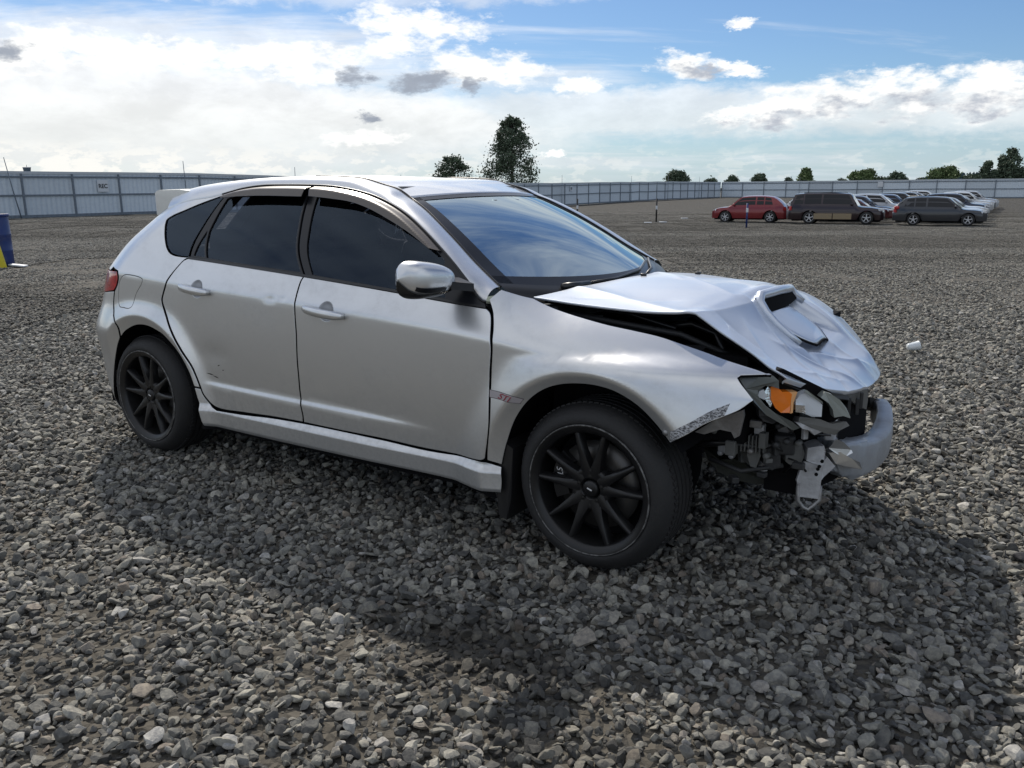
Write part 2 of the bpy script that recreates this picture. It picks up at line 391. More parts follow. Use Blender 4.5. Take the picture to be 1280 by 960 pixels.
# ---------------------------------------------------------------- hatchback body surface (x forward, y left, z up, metres)
def ip(x, kx, ky):
    return np.interp(x, kx, ky)
def smooth_ip(x, kx, ky):
    """monotone-ish cubic hermite through knots"""
    kx = np.asarray(kx, float); ky = np.asarray(ky, float)
    d = np.diff(ky) / np.diff(kx)
    m = np.r_[d[0], (d[:-1] + d[1:]) * .5, d[-1]]
    s = np.sign(d[:-1]) * np.sign(d[1:])
    m[1:-1] = np.where(s <= 0, 0, m[1:-1])
    x = np.clip(x, kx[0], kx[-1])
    ad = np.abs(d); lim = 3*np.r_[ad[0], np.minimum(ad[:-1], ad[1:]), ad[-1]]; m = np.clip(m, -lim, lim)
    i = np.clip(np.searchsorted(kx, x) - 1, 0, len(kx) - 2)
    h = kx[i + 1] - kx[i]; t = (x - kx[i]) / h
    return ((2*t**3 - 3*t**2 + 1) * ky[i] + (t**3 - 2*t**2 + t) * h * m[i]
            + (-2*t**3 + 3*t**2) * ky[i + 1] + (t**3 - t**2) * h * m[i + 1])
def softplus(x, s):
    return s * np.logaddexp(0, x / s)
def sstep(a, b, x):
    t = np.clip((x - a) / (b - a), 0, 1); return t * t * (3 - 2 * t)
XW = (0.0, -2.585)       # arch centres
def zcrease(X):
    return smooth_ip(X, [-3.6, -2.74, -2.34, -1.44, -.415, -.1, .3, .7, 1.0], [.99, .957, .931, .887, .824, .785, .735, .70, .68])
def zlow(X):
    return smooth_ip(X, [-2.6, -1.9, -1.4, -.9, -.5], [.47, .452, .447, .442, .43])
def maxw(X):
    return smooth_ip(X, [-4, -2.9, -1.5, -.4, 0, .3, .6, .8, 1.0], [.868, .868, .874, .871, .865, .85, .80, .72, .58])
def side_w(X, z):
    """half width of the body side at station X, height z (before the rear corner wraps round)"""
    h = softplus(z - zcrease(X), .006)
    front = sstep(-.62, -.15, X)
    w = maxw(X) - (.47 + .10 * front) * h - (.23 + 3.2 * front) * h**2
    w = w - softplus(.58 - z, .05) * .055 + .0018 * np.sin((z - .5) * 9)
    fade = sstep(-.62, -1.1, X) * sstep(-2.45, -1.95, X)
    w = w + fade * .010 / (1 + np.exp(np.clip((z - zlow(X)) / .0045, -40, 40))) 
    w = w - .0045*np.exp(-((X+1.60)/.035)**2 - ((z-.895)/.012)**2) - .003*np.exp(-((X+1.52)/.02)**2 - ((z-.90)/.01)**2) - .004*np.exp(-((X+2.02)/.10)**2 - ((z-.60)/.05)**2)
    best = w
    for xw in XW:
        r = np.hypot(X - xw, z - .315)
        d = r - .432
        rear = xw < -1
        dp = softplus(d, .004); dn = softplus(-d, .004)
        f = .899 - ((.26 if rear else .20) * dp + (.9 if rear else .7) * dp * dp) - .42 * dn
        # the blister rolls over at the shoulder
        up = softplus(z - (.80 if rear else .785), .03 if rear else .012)
        f = f - up * (.5 if rear else 2.0)
        best = .006 * np.logaddexp(best / .006, f / .006)
    return best
ZR = [.18, .3, .45, .6, .7, .8, .9, 1.0, 1.1, 1.2, 1.3, 1.36, 1.45]
XR = [-3.281, -3.331, -3.350, -3.340, -3.315, -3.275, -3.231, -3.171, -3.093, -2.97, -2.832, -2.738, -2.588]
WR_A = .46
def xrear(z): return smooth_ip(z, ZR, XR)
def side_S(a, z):
    """domain (a, z) -> point on the RIGHT side; a >= 0 runs forward from the rear corner, a < 0 wraps round it"""
    a = np.asarray(a, float); z = np.asarray(z, float)
    x0 = xrear(z) + WR_A
    th = np.clip(-a / WR_A, 0, np.pi / 2)
    X = np.where(a >= 0, x0 + a, x0 - WR_A * np.sin(th))
    w = side_w(np.where(a >= 0, X, x0), z) * np.cos(th)**.62
    return np.stack([X, -w, z * np.ones_like(X)], -1)
def surf_normals(S, a, b, e=1e-3):
    da = S(a + e, b) - S(a - e, b); db = S(a, b + e) - S(a, b - e)
    n = np.cross(da, db); n /= np.maximum(np.linalg.norm(n, axis=-1, keepdims=True), 1e-12)
    return n
# outlines measured on the body surface: (a, z[, 1 = corner])
OUT = {
 'rear_door': [(0.4431,1.0439,1), (0.4199,1.0335), (0.4104,0.9967), (0.408,0.9486), (0.4084,0.899), (0.4044,0.8379), (0.4219,0.8106), (0.4898,0.7431), (0.5679,0.6696), (0.6429,0.6001), (0.7104,0.5323), (0.7405,0.4814), (0.7621,0.4318), (0.7724,0.401), (0.7933,0.3707), (0.8142,0.3484), (0.8458,0.3359), (1.0381,0.3416), (1.2384,0.3513), (1.4434,0.3554,1), (1.449,0.3838), (1.4405,0.473), (1.4361,0.5741), (1.4175,0.6731), (1.3959,0.7443), (1.3656,0.8143), (1.3323,0.8921), (1.3078,0.9331), (1.2792,0.9827), (1.2764,0.9979,1), (1.0668,1.0108), (0.7789,1.0271)],
 'front_door': [(1.2817,0.9975,1), (1.2838,0.9829), (1.3124,0.9334), (1.337,0.8924), (1.3705,0.8147), (1.4013,0.7448), (1.4225,0.6737), (1.4412,0.5747), (1.4457,0.4737), (1.4544,0.3846), (1.45,0.3553,1), (1.6495,0.3541), (1.9035,0.3551), (2.173,0.3483), (2.4473,0.362), (2.4645,0.3723,1), (2.4808,0.4468), (2.4834,0.5243), (2.4407,0.7099), (2.4049,0.8075), (2.3468,0.8893), (2.3163,0.9158), (2.2903,0.9273,1), (2.0705,0.943), (1.8173,0.9621), (1.4843,0.9846)],
 'front_fender': [(2.2756,0.9942,1), (2.2688,0.9576,1), (2.3047,0.9322), (2.3377,0.9057), (2.3969,0.8364), (2.4477,0.7107), (2.4896,0.5255), (2.4705,0.3648,1), (2.5208,0.3507,1), (2.5354,0.393), (2.5532,0.4441), (2.5933,0.5442), (2.6462,0.6247), (2.6958,0.6683), (2.7391,0.689), (2.7836,0.7007), (2.8291,0.7065), (2.8755,0.7082), (2.923,0.7044), (2.9717,0.6951), (3.064,0.6579), (3.141,0.6042), (3.1993,0.55,1), (3.2583,0.5922), (3.3026,0.63), (3.3462,0.6561), (3.3826,0.6797), (3.4082,0.7129,1), (3.3784,0.7352), (3.3502,0.7554), (3.3241,0.7752,1), (3.3276,0.7807,1), (3.3683,0.7831), (3.4108,0.7853,1), (3.3622,0.7973), (3.3184,0.8059), (3.2379,0.8211), (3.1679,0.8362), (3.0816,0.8533), (2.9845,0.8715), (2.8905,0.8834), (2.7864,0.8953), (2.6907,0.9093), (2.5881,0.9261), (2.519,0.9403), (2.4641,0.9544), (2.4219,0.9667,1), (2.3755,0.9739), (2.3244,0.984)],
 'rear_quarter_panel': [(0.4153,1.0372), (0.4045,0.9965), (0.3991,0.9481), (0.3988,0.8984), (0.3946,0.8372), (0.4135,0.8059), (0.4844,0.7389), (0.562,0.6653), (0.6363,0.5957), (0.7038,0.5299), (0.7338,0.481), (0.7567,0.4295,1), (0.7241,0.433,1), (0.6969,0.4938), (0.6548,0.547), (0.5995,0.593), (0.5312,0.6346), (0.4717,0.666), (0.4049,0.6844), (0.3406,0.6975), (0.2802,0.7006), (0.2235,0.6934), (0.1735,0.6761), (0.1273,0.6525), (0.0895,0.6206,1), (0.0855,0.6767), (0.0347,0.7326,1), (-0.0049,0.7885), (-0.0159,0.8564,1), (-0.0001,0.8915), (-0.0054,0.9337), (-0.0329,0.9636,1), (-0.1229,0.9787,1), (-0.15,0.955,1), (-0.18,1.05), (-0.2,1.15), (-0.21,1.21), (-0.22,1.27,1), (-0.08,1.312), (0.08,1.333), (0.1607,1.3548,1), (0.152,1.3447,1), (0.0596,1.3008), (0.0075,1.2676), (-0.0339,1.2436), (-0.0445,1.2276), (-0.0111,1.2043), (0.0656,1.1619), (0.1392,1.1239), (0.2215,1.0829), (0.2729,1.063), (0.3276,1.0524), (0.3812,1.0493), (0.4346,1.0482,1)],
 'fuel_door': [(0.018,0.8671), (0.0112,0.9049), (0.0195,0.9307), (0.0321,0.9428), (0.0573,0.9482), (0.128,0.9459), (0.1722,0.9408), (0.2031,0.9301), (0.2039,0.9074), (0.1753,0.8558), (0.1677,0.8135), (0.1681,0.789), (0.1517,0.7785), (0.096,0.7782), (0.0567,0.7805), (0.0325,0.804)],
 'quarter_glass': [(0.1545,1.3398,1), (0.0687,1.2966), (0.0155,1.2637), (-0.0189,1.2402), (-0.029,1.2258), (0.0045,1.2006), (0.0742,1.1621), (0.1437,1.126), (0.2231,1.0868), (0.2728,1.0681), (0.3255,1.0578), (0.3744,1.0545), (0.4245,1.0535,1)],
 'rear_bumper': [(-0.3562,0.8137), (-0.0237,0.8559,1), (-0.0123,0.788), (0.0254,0.7296,1), (0.077,0.6761), (0.0787,0.6132,1), (0.0484,0.5662), (0.0226,0.5151), (-0.0046,0.459), (-0.0451,0.3867), (-0.0965,0.3121), (-0.1865,0.2296,1), (-0.05,0.2,1), (-0.35,0.2), (-0.72,0.22,1), (-0.72,0.74,1), (-0.4,0.76,1), (-0.16,0.835,1)],
 'tail_lamp': [(-0.0236,0.861,1), (-0.0066,0.8933), (-0.0127,0.9333), (-0.0377,0.9612,1), (-0.3371,0.955,1), (-0.15,0.948,1), (-0.4,0.955,1), (-0.4,0.84,1), (-0.155,0.84,1)],
 'tailgate': [(-0.155,0.96,1), (-0.41,0.97,1), (-0.41,0.765,1), (-0.72,0.765,1), (-0.72,1.04,1), (-0.24,1.04,1), (-0.25,1.36,1), (-0.215,1.36,1), (-0.2,1.15), (-0.18,1.05)],
 'rear_window': [(-0.25,1.05,1), (-0.72,1.05,1), (-0.72,1.34,1), (-0.26,1.34,1)],
 'side_skirt': [(0.7249,0.4271,1), (0.7594,0.4238,1), (0.7713,0.393), (0.7916,0.3627), (0.8119,0.3403), (0.8486,0.3284,1), (1.0353,0.3342), (1.2359,0.3442), (1.449,0.349), (1.9018,0.3486), (2.1716,0.3431), (2.4631,0.3563,1), (2.5189,0.3442,1), (2.5103,0.2905), (2.4897,0.2432,1), (2.032,0.2468), (1.6025,0.2434), (1.1857,0.2397), (0.7328,0.2414,1), (0.7415,0.3355)],
 'rear_frame': [(0.44,1.0533,1), (0.1521,1.3485,1), (0.2231,1.3713), (0.3858,1.3848), (0.4912,1.3853), (0.653,1.3826,1), (1.2691,1.0051,1), (0.8317,1.0293)],
 'rear_door_glass': [(0.562,1.0535,1), (0.3802,1.1759,1), (0.2068,1.3258,1), (0.2696,1.3388), (0.4593,1.3529), (0.6881,1.352,1), (1.2331,1.0164,1), (0.8795,1.0348)],
 'rear_vent_glass': [(0.4577,1.0604,1), (0.5414,1.0558,1), (0.3666,1.1738,1)],
 'front_frame': [(0.6633,1.3818,1), (0.7878,1.3767), (0.9551,1.36), (1.1043,1.3387), (1.2933,1.3009), (1.461,1.2583), (1.6459,1.2017), (1.8151,1.1457), (1.9862,1.0816), (2.121,1.0192), (2.2708,0.9435,1), (2.2793,0.9319,1), (2.0649,0.9487), (1.809,0.9701), (1.28,1.0032,1)],
 'front_door_glass': [(0.7751,1.3464,1), (0.8912,1.3409), (1.0753,1.3204), (1.216,1.2957), (1.3686,1.2623), (1.5304,1.2205), (1.7052,1.1681), (1.8488,1.1201), (1.9293,1.0887,1), (2.0777,0.957,1), (1.8034,0.9755), (1.3161,1.0093,1)],
 'rear_visor': [(0.1639,1.3484,1), (0.2362,1.3656), (0.3987,1.3792), (0.5075,1.3806), (0.6629,1.3776,1), (0.7602,1.3168,1), (0.4768,1.321), (0.3173,1.3176), (0.2212,1.3115,1)],
 'front_visor': [(0.6791,1.3775,1), (0.8019,1.3704), (0.9678,1.3542), (1.1186,1.332), (1.3062,1.2945), (1.4728,1.2519), (1.6567,1.1956), (1.8665,1.1238,1), (1.8301,1.1195,1), (1.6636,1.1687), (1.4339,1.2272), (1.2454,1.2695), (1.0926,1.2953), (0.9488,1.3084), (0.7998,1.3186,1)],
 'belt_trim': [(0.4332,1.0516,1), (0.83,1.0307), (1.2621,1.0061), (1.4742,0.9937), (1.8068,0.9722), (2.0621,0.9516), (2.2805,0.9339,1), (2.2875,0.9269,1), (2.0705,0.943), (1.8173,0.9621), (1.4854,0.9836), (1.2737,0.9961), (0.8426,1.0203), (0.4392,1.0422,1)],
 'decal': [(2.4669,0.6358,1), (2.5187,0.6353), (2.5786,0.6298), (2.6209,0.6223,1), (2.6094,0.6052,1), (2.5742,0.6055), (2.5264,0.6109), (2.4744,0.611,1)],
 'DRIP': [(-2.627,-0.639,1.27), (-2.4336,-0.6534,1.312), (-2.2413,-0.6428,1.333), (-2.127,-0.624,1.3567), (-2.0386,-0.6098,1.3743), (-1.8535,-0.5958,1.3877), (-1.5908,-0.5903,1.3848), (-1.4646,-0.5895,1.3795), (-1.3245,-0.5959,1.3627), (-1.2094,-0.6064,1.3414), (-1.0785,-0.6274,1.3032), (-0.9718,-0.6513,1.2605), (-0.8628,-0.6826,1.2039), (-0.7665,-0.7125,1.1478), (-0.6649,-0.7454,1.0837), (-0.5776,-0.7736,1.0212), (-0.4807,-0.7979,0.9502), (-0.4725,-0.7938,0.9533)],
 'RAIL': [(-2.62,-0.47,1.372), (-2.4,-0.485,1.397), (-2.1,-0.497,1.416), (-1.8,-0.5,1.424), (-1.3824,-0.5,1.4134), (-1.2351,-0.5,1.3824), (-1.146,-0.502,1.3596), (-1.0883,-0.507,1.3308), (-1.0207,-0.53,1.3043), (-0.9615,-0.547,1.2768), (-0.8578,-0.585,1.222), (-0.7358,-0.625,1.1495), (-0.6219,-0.66,1.0769), (-0.5393,-0.685,1.0299), (-0.4733,-0.705,0.9939)],
}
PIECE = {
 'headlight_frame': [(0.4888,-0.77,0.7712), (0.4943,-0.76,0.7752), (0.5466,-0.73,0.7744), (0.581,-0.7,0.7715), (0.5956,-0.69,0.7556), (0.5986,-0.69,0.7296), (0.5781,-0.7,0.737), (0.5619,-0.715,0.7405), (0.5444,-0.73,0.7255), (0.5443,-0.735,0.7107), (0.566,-0.715,0.6749), (0.5937,-0.69,0.6465), (0.6381,-0.66,0.6193), (0.6597,-0.64,0.5962), (0.6412,-0.645,0.5864), (0.6057,-0.68,0.6138), (0.569,-0.71,0.6422), (0.5385,-0.745,0.6883), (0.5139,-0.765,0.734)],
 'headlight_lens_shard': [(0.544,-0.72,0.7208), (0.5576,-0.715,0.7268), (0.5636,-0.705,0.7043), (0.5593,-0.705,0.6905), (0.5399,-0.72,0.7017)],
 'reflector': [(0.5548,-0.7,0.7155), (0.5623,-0.69,0.733), (0.5745,-0.685,0.7202), (0.5774,-0.685,0.6753), (0.5743,-0.69,0.6652), (0.5603,-0.7,0.6895)],
 'indicator_lens': [(0.5715,-0.69,0.7315), (0.5787,-0.685,0.7354), (0.5958,-0.68,0.7272), (0.6052,-0.675,0.7168), (0.6239,-0.66,0.7162), (0.6307,-0.655,0.7081), (0.6281,-0.655,0.6704), (0.6285,-0.66,0.6474), (0.6032,-0.67,0.6461), (0.587,-0.68,0.6621), (0.5754,-0.69,0.6894)],
 'indicator_edge': [(0.6239,-0.66,0.7162), (0.6439,-0.64,0.7147), (0.6349,-0.645,0.6798), (0.636,-0.65,0.6462), (0.6299,-0.655,0.6438), (0.6294,-0.655,0.6892)],
 'lamp_bowl': [(0.638,-0.63,0.6851), (0.647,-0.62,0.7003), (0.6614,-0.61,0.7108), (0.6947,-0.585,0.6858), (0.7088,-0.575,0.6667), (0.7093,-0.575,0.6262), (0.6826,-0.59,0.6258), (0.6561,-0.61,0.6401), (0.6382,-0.63,0.6447)],
 'lamp_bowl_shine': [(0.6404,-0.64,0.6715), (0.6646,-0.62,0.6678), (0.669,-0.62,0.6415), (0.6573,-0.625,0.645), (0.6421,-0.64,0.6475)],
 'lamp_trim': [(0.6612,-0.63,0.7175), (0.6686,-0.62,0.7191), (0.7104,-0.585,0.6799), (0.7123,-0.58,0.671), (0.6921,-0.595,0.6876)],
 'headlight_bezel': [(0.7032,-0.58,0.6913), (0.7108,-0.565,0.7079), (0.7305,-0.55,0.6993), (0.7525,-0.53,0.6792), (0.7703,-0.51,0.6502), (0.7831,-0.5,0.6197), (0.7835,-0.5,0.6143), (0.7646,-0.52,0.6243), (0.7418,-0.54,0.6202), (0.7358,-0.545,0.6476), (0.725,-0.56,0.6711)],
 'torn_foil': [(0.6431,-0.63,0.6102), (0.6711,-0.61,0.6097), (0.6832,-0.6,0.6173), (0.706,-0.585,0.6009), (0.7142,-0.58,0.5764), (0.6946,-0.59,0.5649), (0.6807,-0.6,0.5815), (0.6624,-0.62,0.589)],
 'lamp_bracket': [(0.6545,-0.63,0.6309), (0.7072,-0.585,0.6201), (0.7403,-0.56,0.6029), (0.7781,-0.53,0.6096), (0.789,-0.53,0.5976), (0.7636,-0.545,0.581), (0.751,-0.55,0.5638), (0.7208,-0.575,0.5735), (0.6759,-0.605,0.5957), (0.6506,-0.63,0.6141)],
 'fender_bracket': [(0.3656,-0.8,0.5759), (0.4341,-0.8,0.6298), (0.5151,-0.78,0.6663), (0.5171,-0.775,0.6469), (0.5035,-0.77,0.5767), (0.4881,-0.77,0.5662), (0.4781,-0.775,0.5874), (0.4456,-0.79,0.5941), (0.3961,-0.8,0.5725)],
 'lower_trim': [(0.5383,-0.7,0.6651), (0.5684,-0.69,0.6348), (0.5948,-0.67,0.6152), (0.5798,-0.67,0.6047), (0.5566,-0.69,0.6141), (0.5428,-0.7,0.6334)],
 'wiring_box': [(0.4799,-0.6,0.4959), (0.4948,-0.59,0.5187), (0.5159,-0.585,0.5094), (0.52,-0.58,0.46), (0.5061,-0.58,0.4141), (0.4894,-0.59,0.4197), (0.4793,-0.6,0.4584)],
 'relay_box': [(0.5164,-0.56,0.5059), (0.571,-0.54,0.504), (0.5789,-0.54,0.4247), (0.5528,-0.55,0.4054), (0.524,-0.56,0.4262)],
 'horn': [(0.5848,-0.52,0.4954), (0.5978,-0.51,0.5035), (0.6336,-0.49,0.4928), (0.6436,-0.49,0.4657), (0.6355,-0.49,0.4267), (0.6089,-0.51,0.4188), (0.5888,-0.52,0.4354)],
 'frame_rail_end': [(0.6553,-0.5,0.4905), (0.7002,-0.47,0.4987), (0.7067,-0.47,0.4827), (0.7051,-0.47,0.4336), (0.692,-0.48,0.4283), (0.6532,-0.5,0.4442)],
 'crash_plate': [(0.6481,-0.5,0.4404), (0.7053,-0.47,0.4307), (0.7019,-0.47,0.4041), (0.6998,-0.47,0.3601), (0.6959,-0.47,0.3036), (0.6655,-0.49,0.3097), (0.6409,-0.5,0.3107), (0.6284,-0.51,0.3729), (0.6355,-0.505,0.4077)],
 'bent_bracket': [(0.7092,-0.45,0.4547), (0.7337,-0.43,0.4188), (0.7214,-0.44,0.4019), (0.704,-0.45,0.3812), (0.6991,-0.46,0.3716), (0.6732,-0.47,0.3929), (0.6902,-0.46,0.4194), (0.6986,-0.455,0.434)],
 'beam_flap': [(0.7111,-0.44,0.4668), (0.7433,-0.42,0.4698), (0.779,-0.38,0.4391), (0.7995,-0.36,0.4255), (0.8058,-0.34,0.3946), (0.7658,-0.38,0.4046), (0.7335,-0.42,0.4246)],
 'beam_lip': [(0.7357,-0.45,0.5222), (0.7536,-0.42,0.506), (0.771,-0.38,0.4725), (0.7771,-0.38,0.462), (0.7588,-0.4,0.4497), (0.7328,-0.43,0.4649), (0.7121,-0.45,0.4869)],
 'splash_shield': [(0.2557,-0.42,0.4018), (0.2736,-0.42,0.3575), (0.3133,-0.42,0.3172), (0.382,-0.41,0.2956), (0.4548,-0.4,0.2879), (0.5099,-0.39,0.3049), (0.5488,-0.38,0.3341), (0.5752,-0.38,0.3696), (0.5358,-0.39,0.3561), (0.4812,-0.4,0.3427), (0.4402,-0.41,0.3379), (0.4115,-0.42,0.3727), (0.3657,-0.42,0.38), (0.3202,-0.42,0.3657)],
 'grille_piece': [(0.7169,-0.3,0.6603), (0.7562,-0.1,0.6277), (0.7558,-0.08,0.5837), (0.7533,-0.08,0.5463), (0.7347,-0.18,0.5841), (0.7237,-0.27,0.6258)],
 'upper_bar': [(0.5896,-0.66,0.7703), (0.6392,-0.6,0.7328), (0.6977,-0.52,0.6998), (0.7412,-0.36,0.6585), (0.7477,-0.36,0.6423), (0.6991,-0.52,0.6808), (0.6354,-0.6,0.7135), (0.5834,-0.66,0.7457)],
 'left_fender_tip': [(0.6823,0.35,0.4961), (0.719,0.38,0.4807), (0.744,0.4,0.4413), (0.7386,0.4,0.43), (0.7066,0.38,0.4405), (0.6872,0.36,0.4527)],
 'bumper': [(0.7076,-0.4,0.3848), (0.7533,-0.3,0.3372), (0.7919,-0.15,0.3217), (0.8157,0,0.3309), (0.8102,0.15,0.3449), (0.7825,0.3,0.3525), (0.7408,0.42,0.3621)],
 'bumper_in': [(0.7063,-0.36,0.4177), (0.7482,-0.2,0.4023), (0.7559,0,0.3883), (0.7397,0.15,0.4001), (0.7138,0.3,0.4283), (0.6987,0.42,0.4412)],
 'tow': [(0.6319,-0.5,0.3618), (0.6336,-0.5,0.2974), (0.6491,-0.49,0.2708), (0.6662,-0.48,0.2622), (0.6801,-0.475,0.2783), (0.6965,-0.46,0.2976), (0.6953,-0.46,0.3503)],
}
DRIP = [(-2.627,-0.639,1.27), (-2.4336,-0.6534,1.312), (-2.2413,-0.6428,1.333), (-2.127,-0.624,1.3567), (-2.0386,-0.6098,1.3743), (-1.8535,-0.5958,1.3877), (-1.5908,-0.5903,1.3848), (-1.4646,-0.5895,1.3795), (-1.3245,-0.5959,1.3627), (-1.2094,-0.6064,1.3414), (-1.0785,-0.6274,1.3032), (-0.9718,-0.6513,1.2605), (-0.8628,-0.6826,1.2039), (-0.7665,-0.7125,1.1478), (-0.6649,-0.7454,1.0837), (-0.5776,-0.7736,1.0212), (-0.4807,-0.7979,0.9502), (-0.4725,-0.7938,0.9533)]
RAIL = [(-2.62,-0.47,1.372), (-2.4,-0.485,1.397), (-2.1,-0.497,1.416), (-1.8,-0.5,1.424), (-1.3824,-0.5,1.4134), (-1.2351,-0.5,1.3824), (-1.146,-0.502,1.3596), (-1.0883,-0.507,1.3308), (-1.0207,-0.53,1.3043), (-0.9615,-0.547,1.2768), (-0.8578,-0.585,1.222), (-0.7358,-0.625,1.1495), (-0.6219,-0.66,1.0769), (-0.5393,-0.685,1.0299), (-0.4733,-0.705,0.9939)]
# ---------------------------------------------------------------- the wrecked silver hatchback
def paint_mat(name, col, rough=.36, metal=.55, coat=.55, dirt=.22):
    m = mat(name, col, rough, metal, coat, .06); t = NT(m.node_tree); b = t.n['Principled BSDF']
    tc = t.n.new('ShaderNodeTexCoord').outputs['Object']; sp = t.n.new('ShaderNodeSeparateXYZ'); t.l.new(tc, sp.inputs[0])
    n1 = t.noise(t.v('MULTIPLY', tc, (1, 1, 1.8)), 3.0, 9, .74); n2 = t.noise(tc, 38, 4, .6)
    lowd = t.step(sp.outputs[2], .62, .22)                       # road film on the lower flanks
    f = t.m('MULTIPLY', t.m('ADD', t.m('MULTIPLY', t.step(n1, .45, .75), .6), t.m('MULTIPLY', lowd, .9)), dirt * 1.6)
    f = t.m('MULTIPLY', f, t.step(n2, .3, .75, .5, 1.2), clamp=True)
    c = t.mix(f, col, (.21, .20, .185)); t.l.new(c, b.inputs['Base Color'])
    t.l.new(t.m('ADD', rough, t.m('MULTIPLY', f, .45)), b.inputs['Roughness'])
    t.l.new(t.m('SUBTRACT', coat, t.m('MULTIPLY', f, coat)), b.inputs['Coat Weight'])
    n = t.n.new('ShaderNodeBump'); n.inputs['Strength'].default_value = .05; n.inputs['Distance'].default_value = .004
    t.l.new(t.noise(tc, 16, 2, .5), n.inputs['Height']); t.l.new(n.outputs[0], b.inputs['Normal']); t.l.new(n.outputs[0], b.inputs['Coat Normal'])
    return m
PAINT = paint_mat('silver_paint', (.70, .712, .72), rough=.31, metal=.84, coat=.75, dirt=.22)
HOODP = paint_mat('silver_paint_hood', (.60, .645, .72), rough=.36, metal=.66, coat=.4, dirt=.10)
BLK = mat('black_trim', (.012, .012, .013), .35, bump=.03)
GLOSSBLK = mat('black_gloss_frame', (.010, .011, .014), .28, spec=.35)
RUB = mat('tyre_rubber', (.014, .014, .015), .66, bump=.25, bscale=90, dirt=.3, dirtcol=(.038, .036, .033))
RIMB = mat('black_rim', (.010, .010, .011), .36, metal=.2, dirt=.2, dirtcol=(.05, .048, .044))
SHELL = mat('dark_shell_shade', (.008, .008, .009), .9, spec=.08)  # dark inner parts; also the painted shade on panel edge walls
DARKPL = mat('dark_plastic', (.022, .023, .025), .55, bump=.2, dirt=.3, dirtcol=(.07, .068, .06))
GREYPL = mat('grey_plastic', (.11, .113, .11), .5, bump=.2, dirt=.3, dirtcol=(.14, .13, .11))
STEEL = mat('raw_steel', (.30, .30, .30), .45, metal=.7, bump=.3, dirt=.5, dirtcol=(.13, .10, .08))
ALUSIL = mat('bracket_silver', (.50, .51, .53), .45, metal=.4, bump=.25, dirt=.5, dirtcol=(.12, .11, .10))
VISOR = mat('visor_acrylic', (.085, .070, .058), .34, coat=.25, coat_rough=.2)
SIDEGL = glass_mat('tinted_side_glass', (.34, .36, .42), .85, op=.035, gcol=(.62, .78, 1.0))
WSGL = glass_mat('windscreen_glass', (.56, .68, .65), .66, gcol=(.88, .97, .95))
CLEAR = glass_mat('clear_plastic', (.85, .88, .9), 1.2)

hb = thing('crashed_hatchback', 'silver hatchback with crushed nose, buckled bonnet and black wheels, alone in the foreground gravel', 'car')
def both(o, **k):
    c = o.copy(); COL.objects.link(c); c.parent = o.parent; c.scale = (1, -1, 1); c.location.y = -c.location.y; return c
sil = lambda p: None
# --- flank panels, right side traced outlines; mirrored copies make the left side
skirt_off = lambda P3: .020 * sstep(.352, .318, P3[..., 2]) - .012 * sstep(.26, .225, P3[..., 2])
flank = []
flank.append(panel('front_fender', OUT['front_fender'], side_S, PAINT, hb, rings=True))
def bowl_hole(cx, cz, r=.041):
    zz_ = [cz + r*math.sin(q) for q in np.linspace(0, 2*math.pi, 29)[:-1]]; xx_ = [cx + r*1.05*math.cos(q) for q in np.linspace(0, 2*math.pi, 29)[:-1]]
    return [(x - float(xrear(np.array(z))) - WR_A, z) for x, z in zip(xx_, zz_)]
flank.append(panel('front_door', OUT['front_door'], side_S, PAINT, hb, holes=[bowl_hole(-1.252, .865)]))
flank.append(panel('rear_door', OUT['rear_door'], side_S, PAINT, hb, rings=True, holes=[bowl_hole(-2.1165, .909)]))
for o in flank[-2:]: pass
quarter = panel('rear_quarter_panel', OUT['rear_quarter_panel'], side_S, PAINT, hb, holes=[OUT['fuel_door']], rings=True); flank.append(quarter)
fuel = panel('fuel_door', OUT['fuel_door'], side_S, PAINT, hb, gap=.0016)
flank.append(panel('side_skirt', OUT['side_skirt'], side_S, PAINT, hb, extra=skirt_off, res=.008, shift=False, step=.008))
flank.append(panel('rear_bumper', OUT['rear_bumper'], side_S, PAINT, hb, res=.03, gap=.0015))
lampm = mat('tail_lamp_red', (.42, .02, .025), .12, coat=.8, coat_rough=.02, var=.35, vscale=25)
flank.append(panel('tail_lamp', OUT['tail_lamp'], side_S, lampm, hb, res=.02, off=.002))
flank.append(panel('tailgate', OUT['tailgate'], side_S, PAINT, hb, res=.035))
flank.append(panel('rear_window', OUT['rear_window'], side_S, GLOSSBLK, hb, res=.04))
flank.append(panel('quarter_window', OUT['quarter_glass'], side_S, SIDEGL, hb, off=-.003, depth=.004, gap=.001))
flank.append(panel('door_window_frame', OUT['rear_frame'], side_S, GLOSSBLK, hb, holes=[OUT['rear_door_glass'], OUT['rear_vent_glass']], gap=.0012, off=-.002))
flank.append(panel('rear_door_window', OUT['rear_door_glass'], side_S, SIDEGL, hb, off=-.009, depth=.004, gap=-.004))
flank.append(panel('vent_window', OUT['rear_vent_glass'], side_S, SIDEGL, hb, off=-.008, depth=.004, gap=-.003))
flank.append(panel('door_window_frame', OUT['front_frame'], side_S, GLOSSBLK, hb, holes=[OUT['front_door_glass']], gap=.0012, off=-.002))
flank.append(panel('front_door_window', OUT['front_door_glass'], side_S, SIDEGL, hb, off=-.009, depth=.004, gap=-.004))
dl = np.array(DRIP); dls = dl[dl[:, 0].argsort()]; dls = dls[np.r_[True, np.diff(dls[:, 0]) > .02]]
def visor_off(P3):
    zd = smooth_ip(P3[..., 0], dls[:, 0], dls[:, 2]); return .004 + .030 * sstep(0, .035, zd - P3[..., 2] - .004)
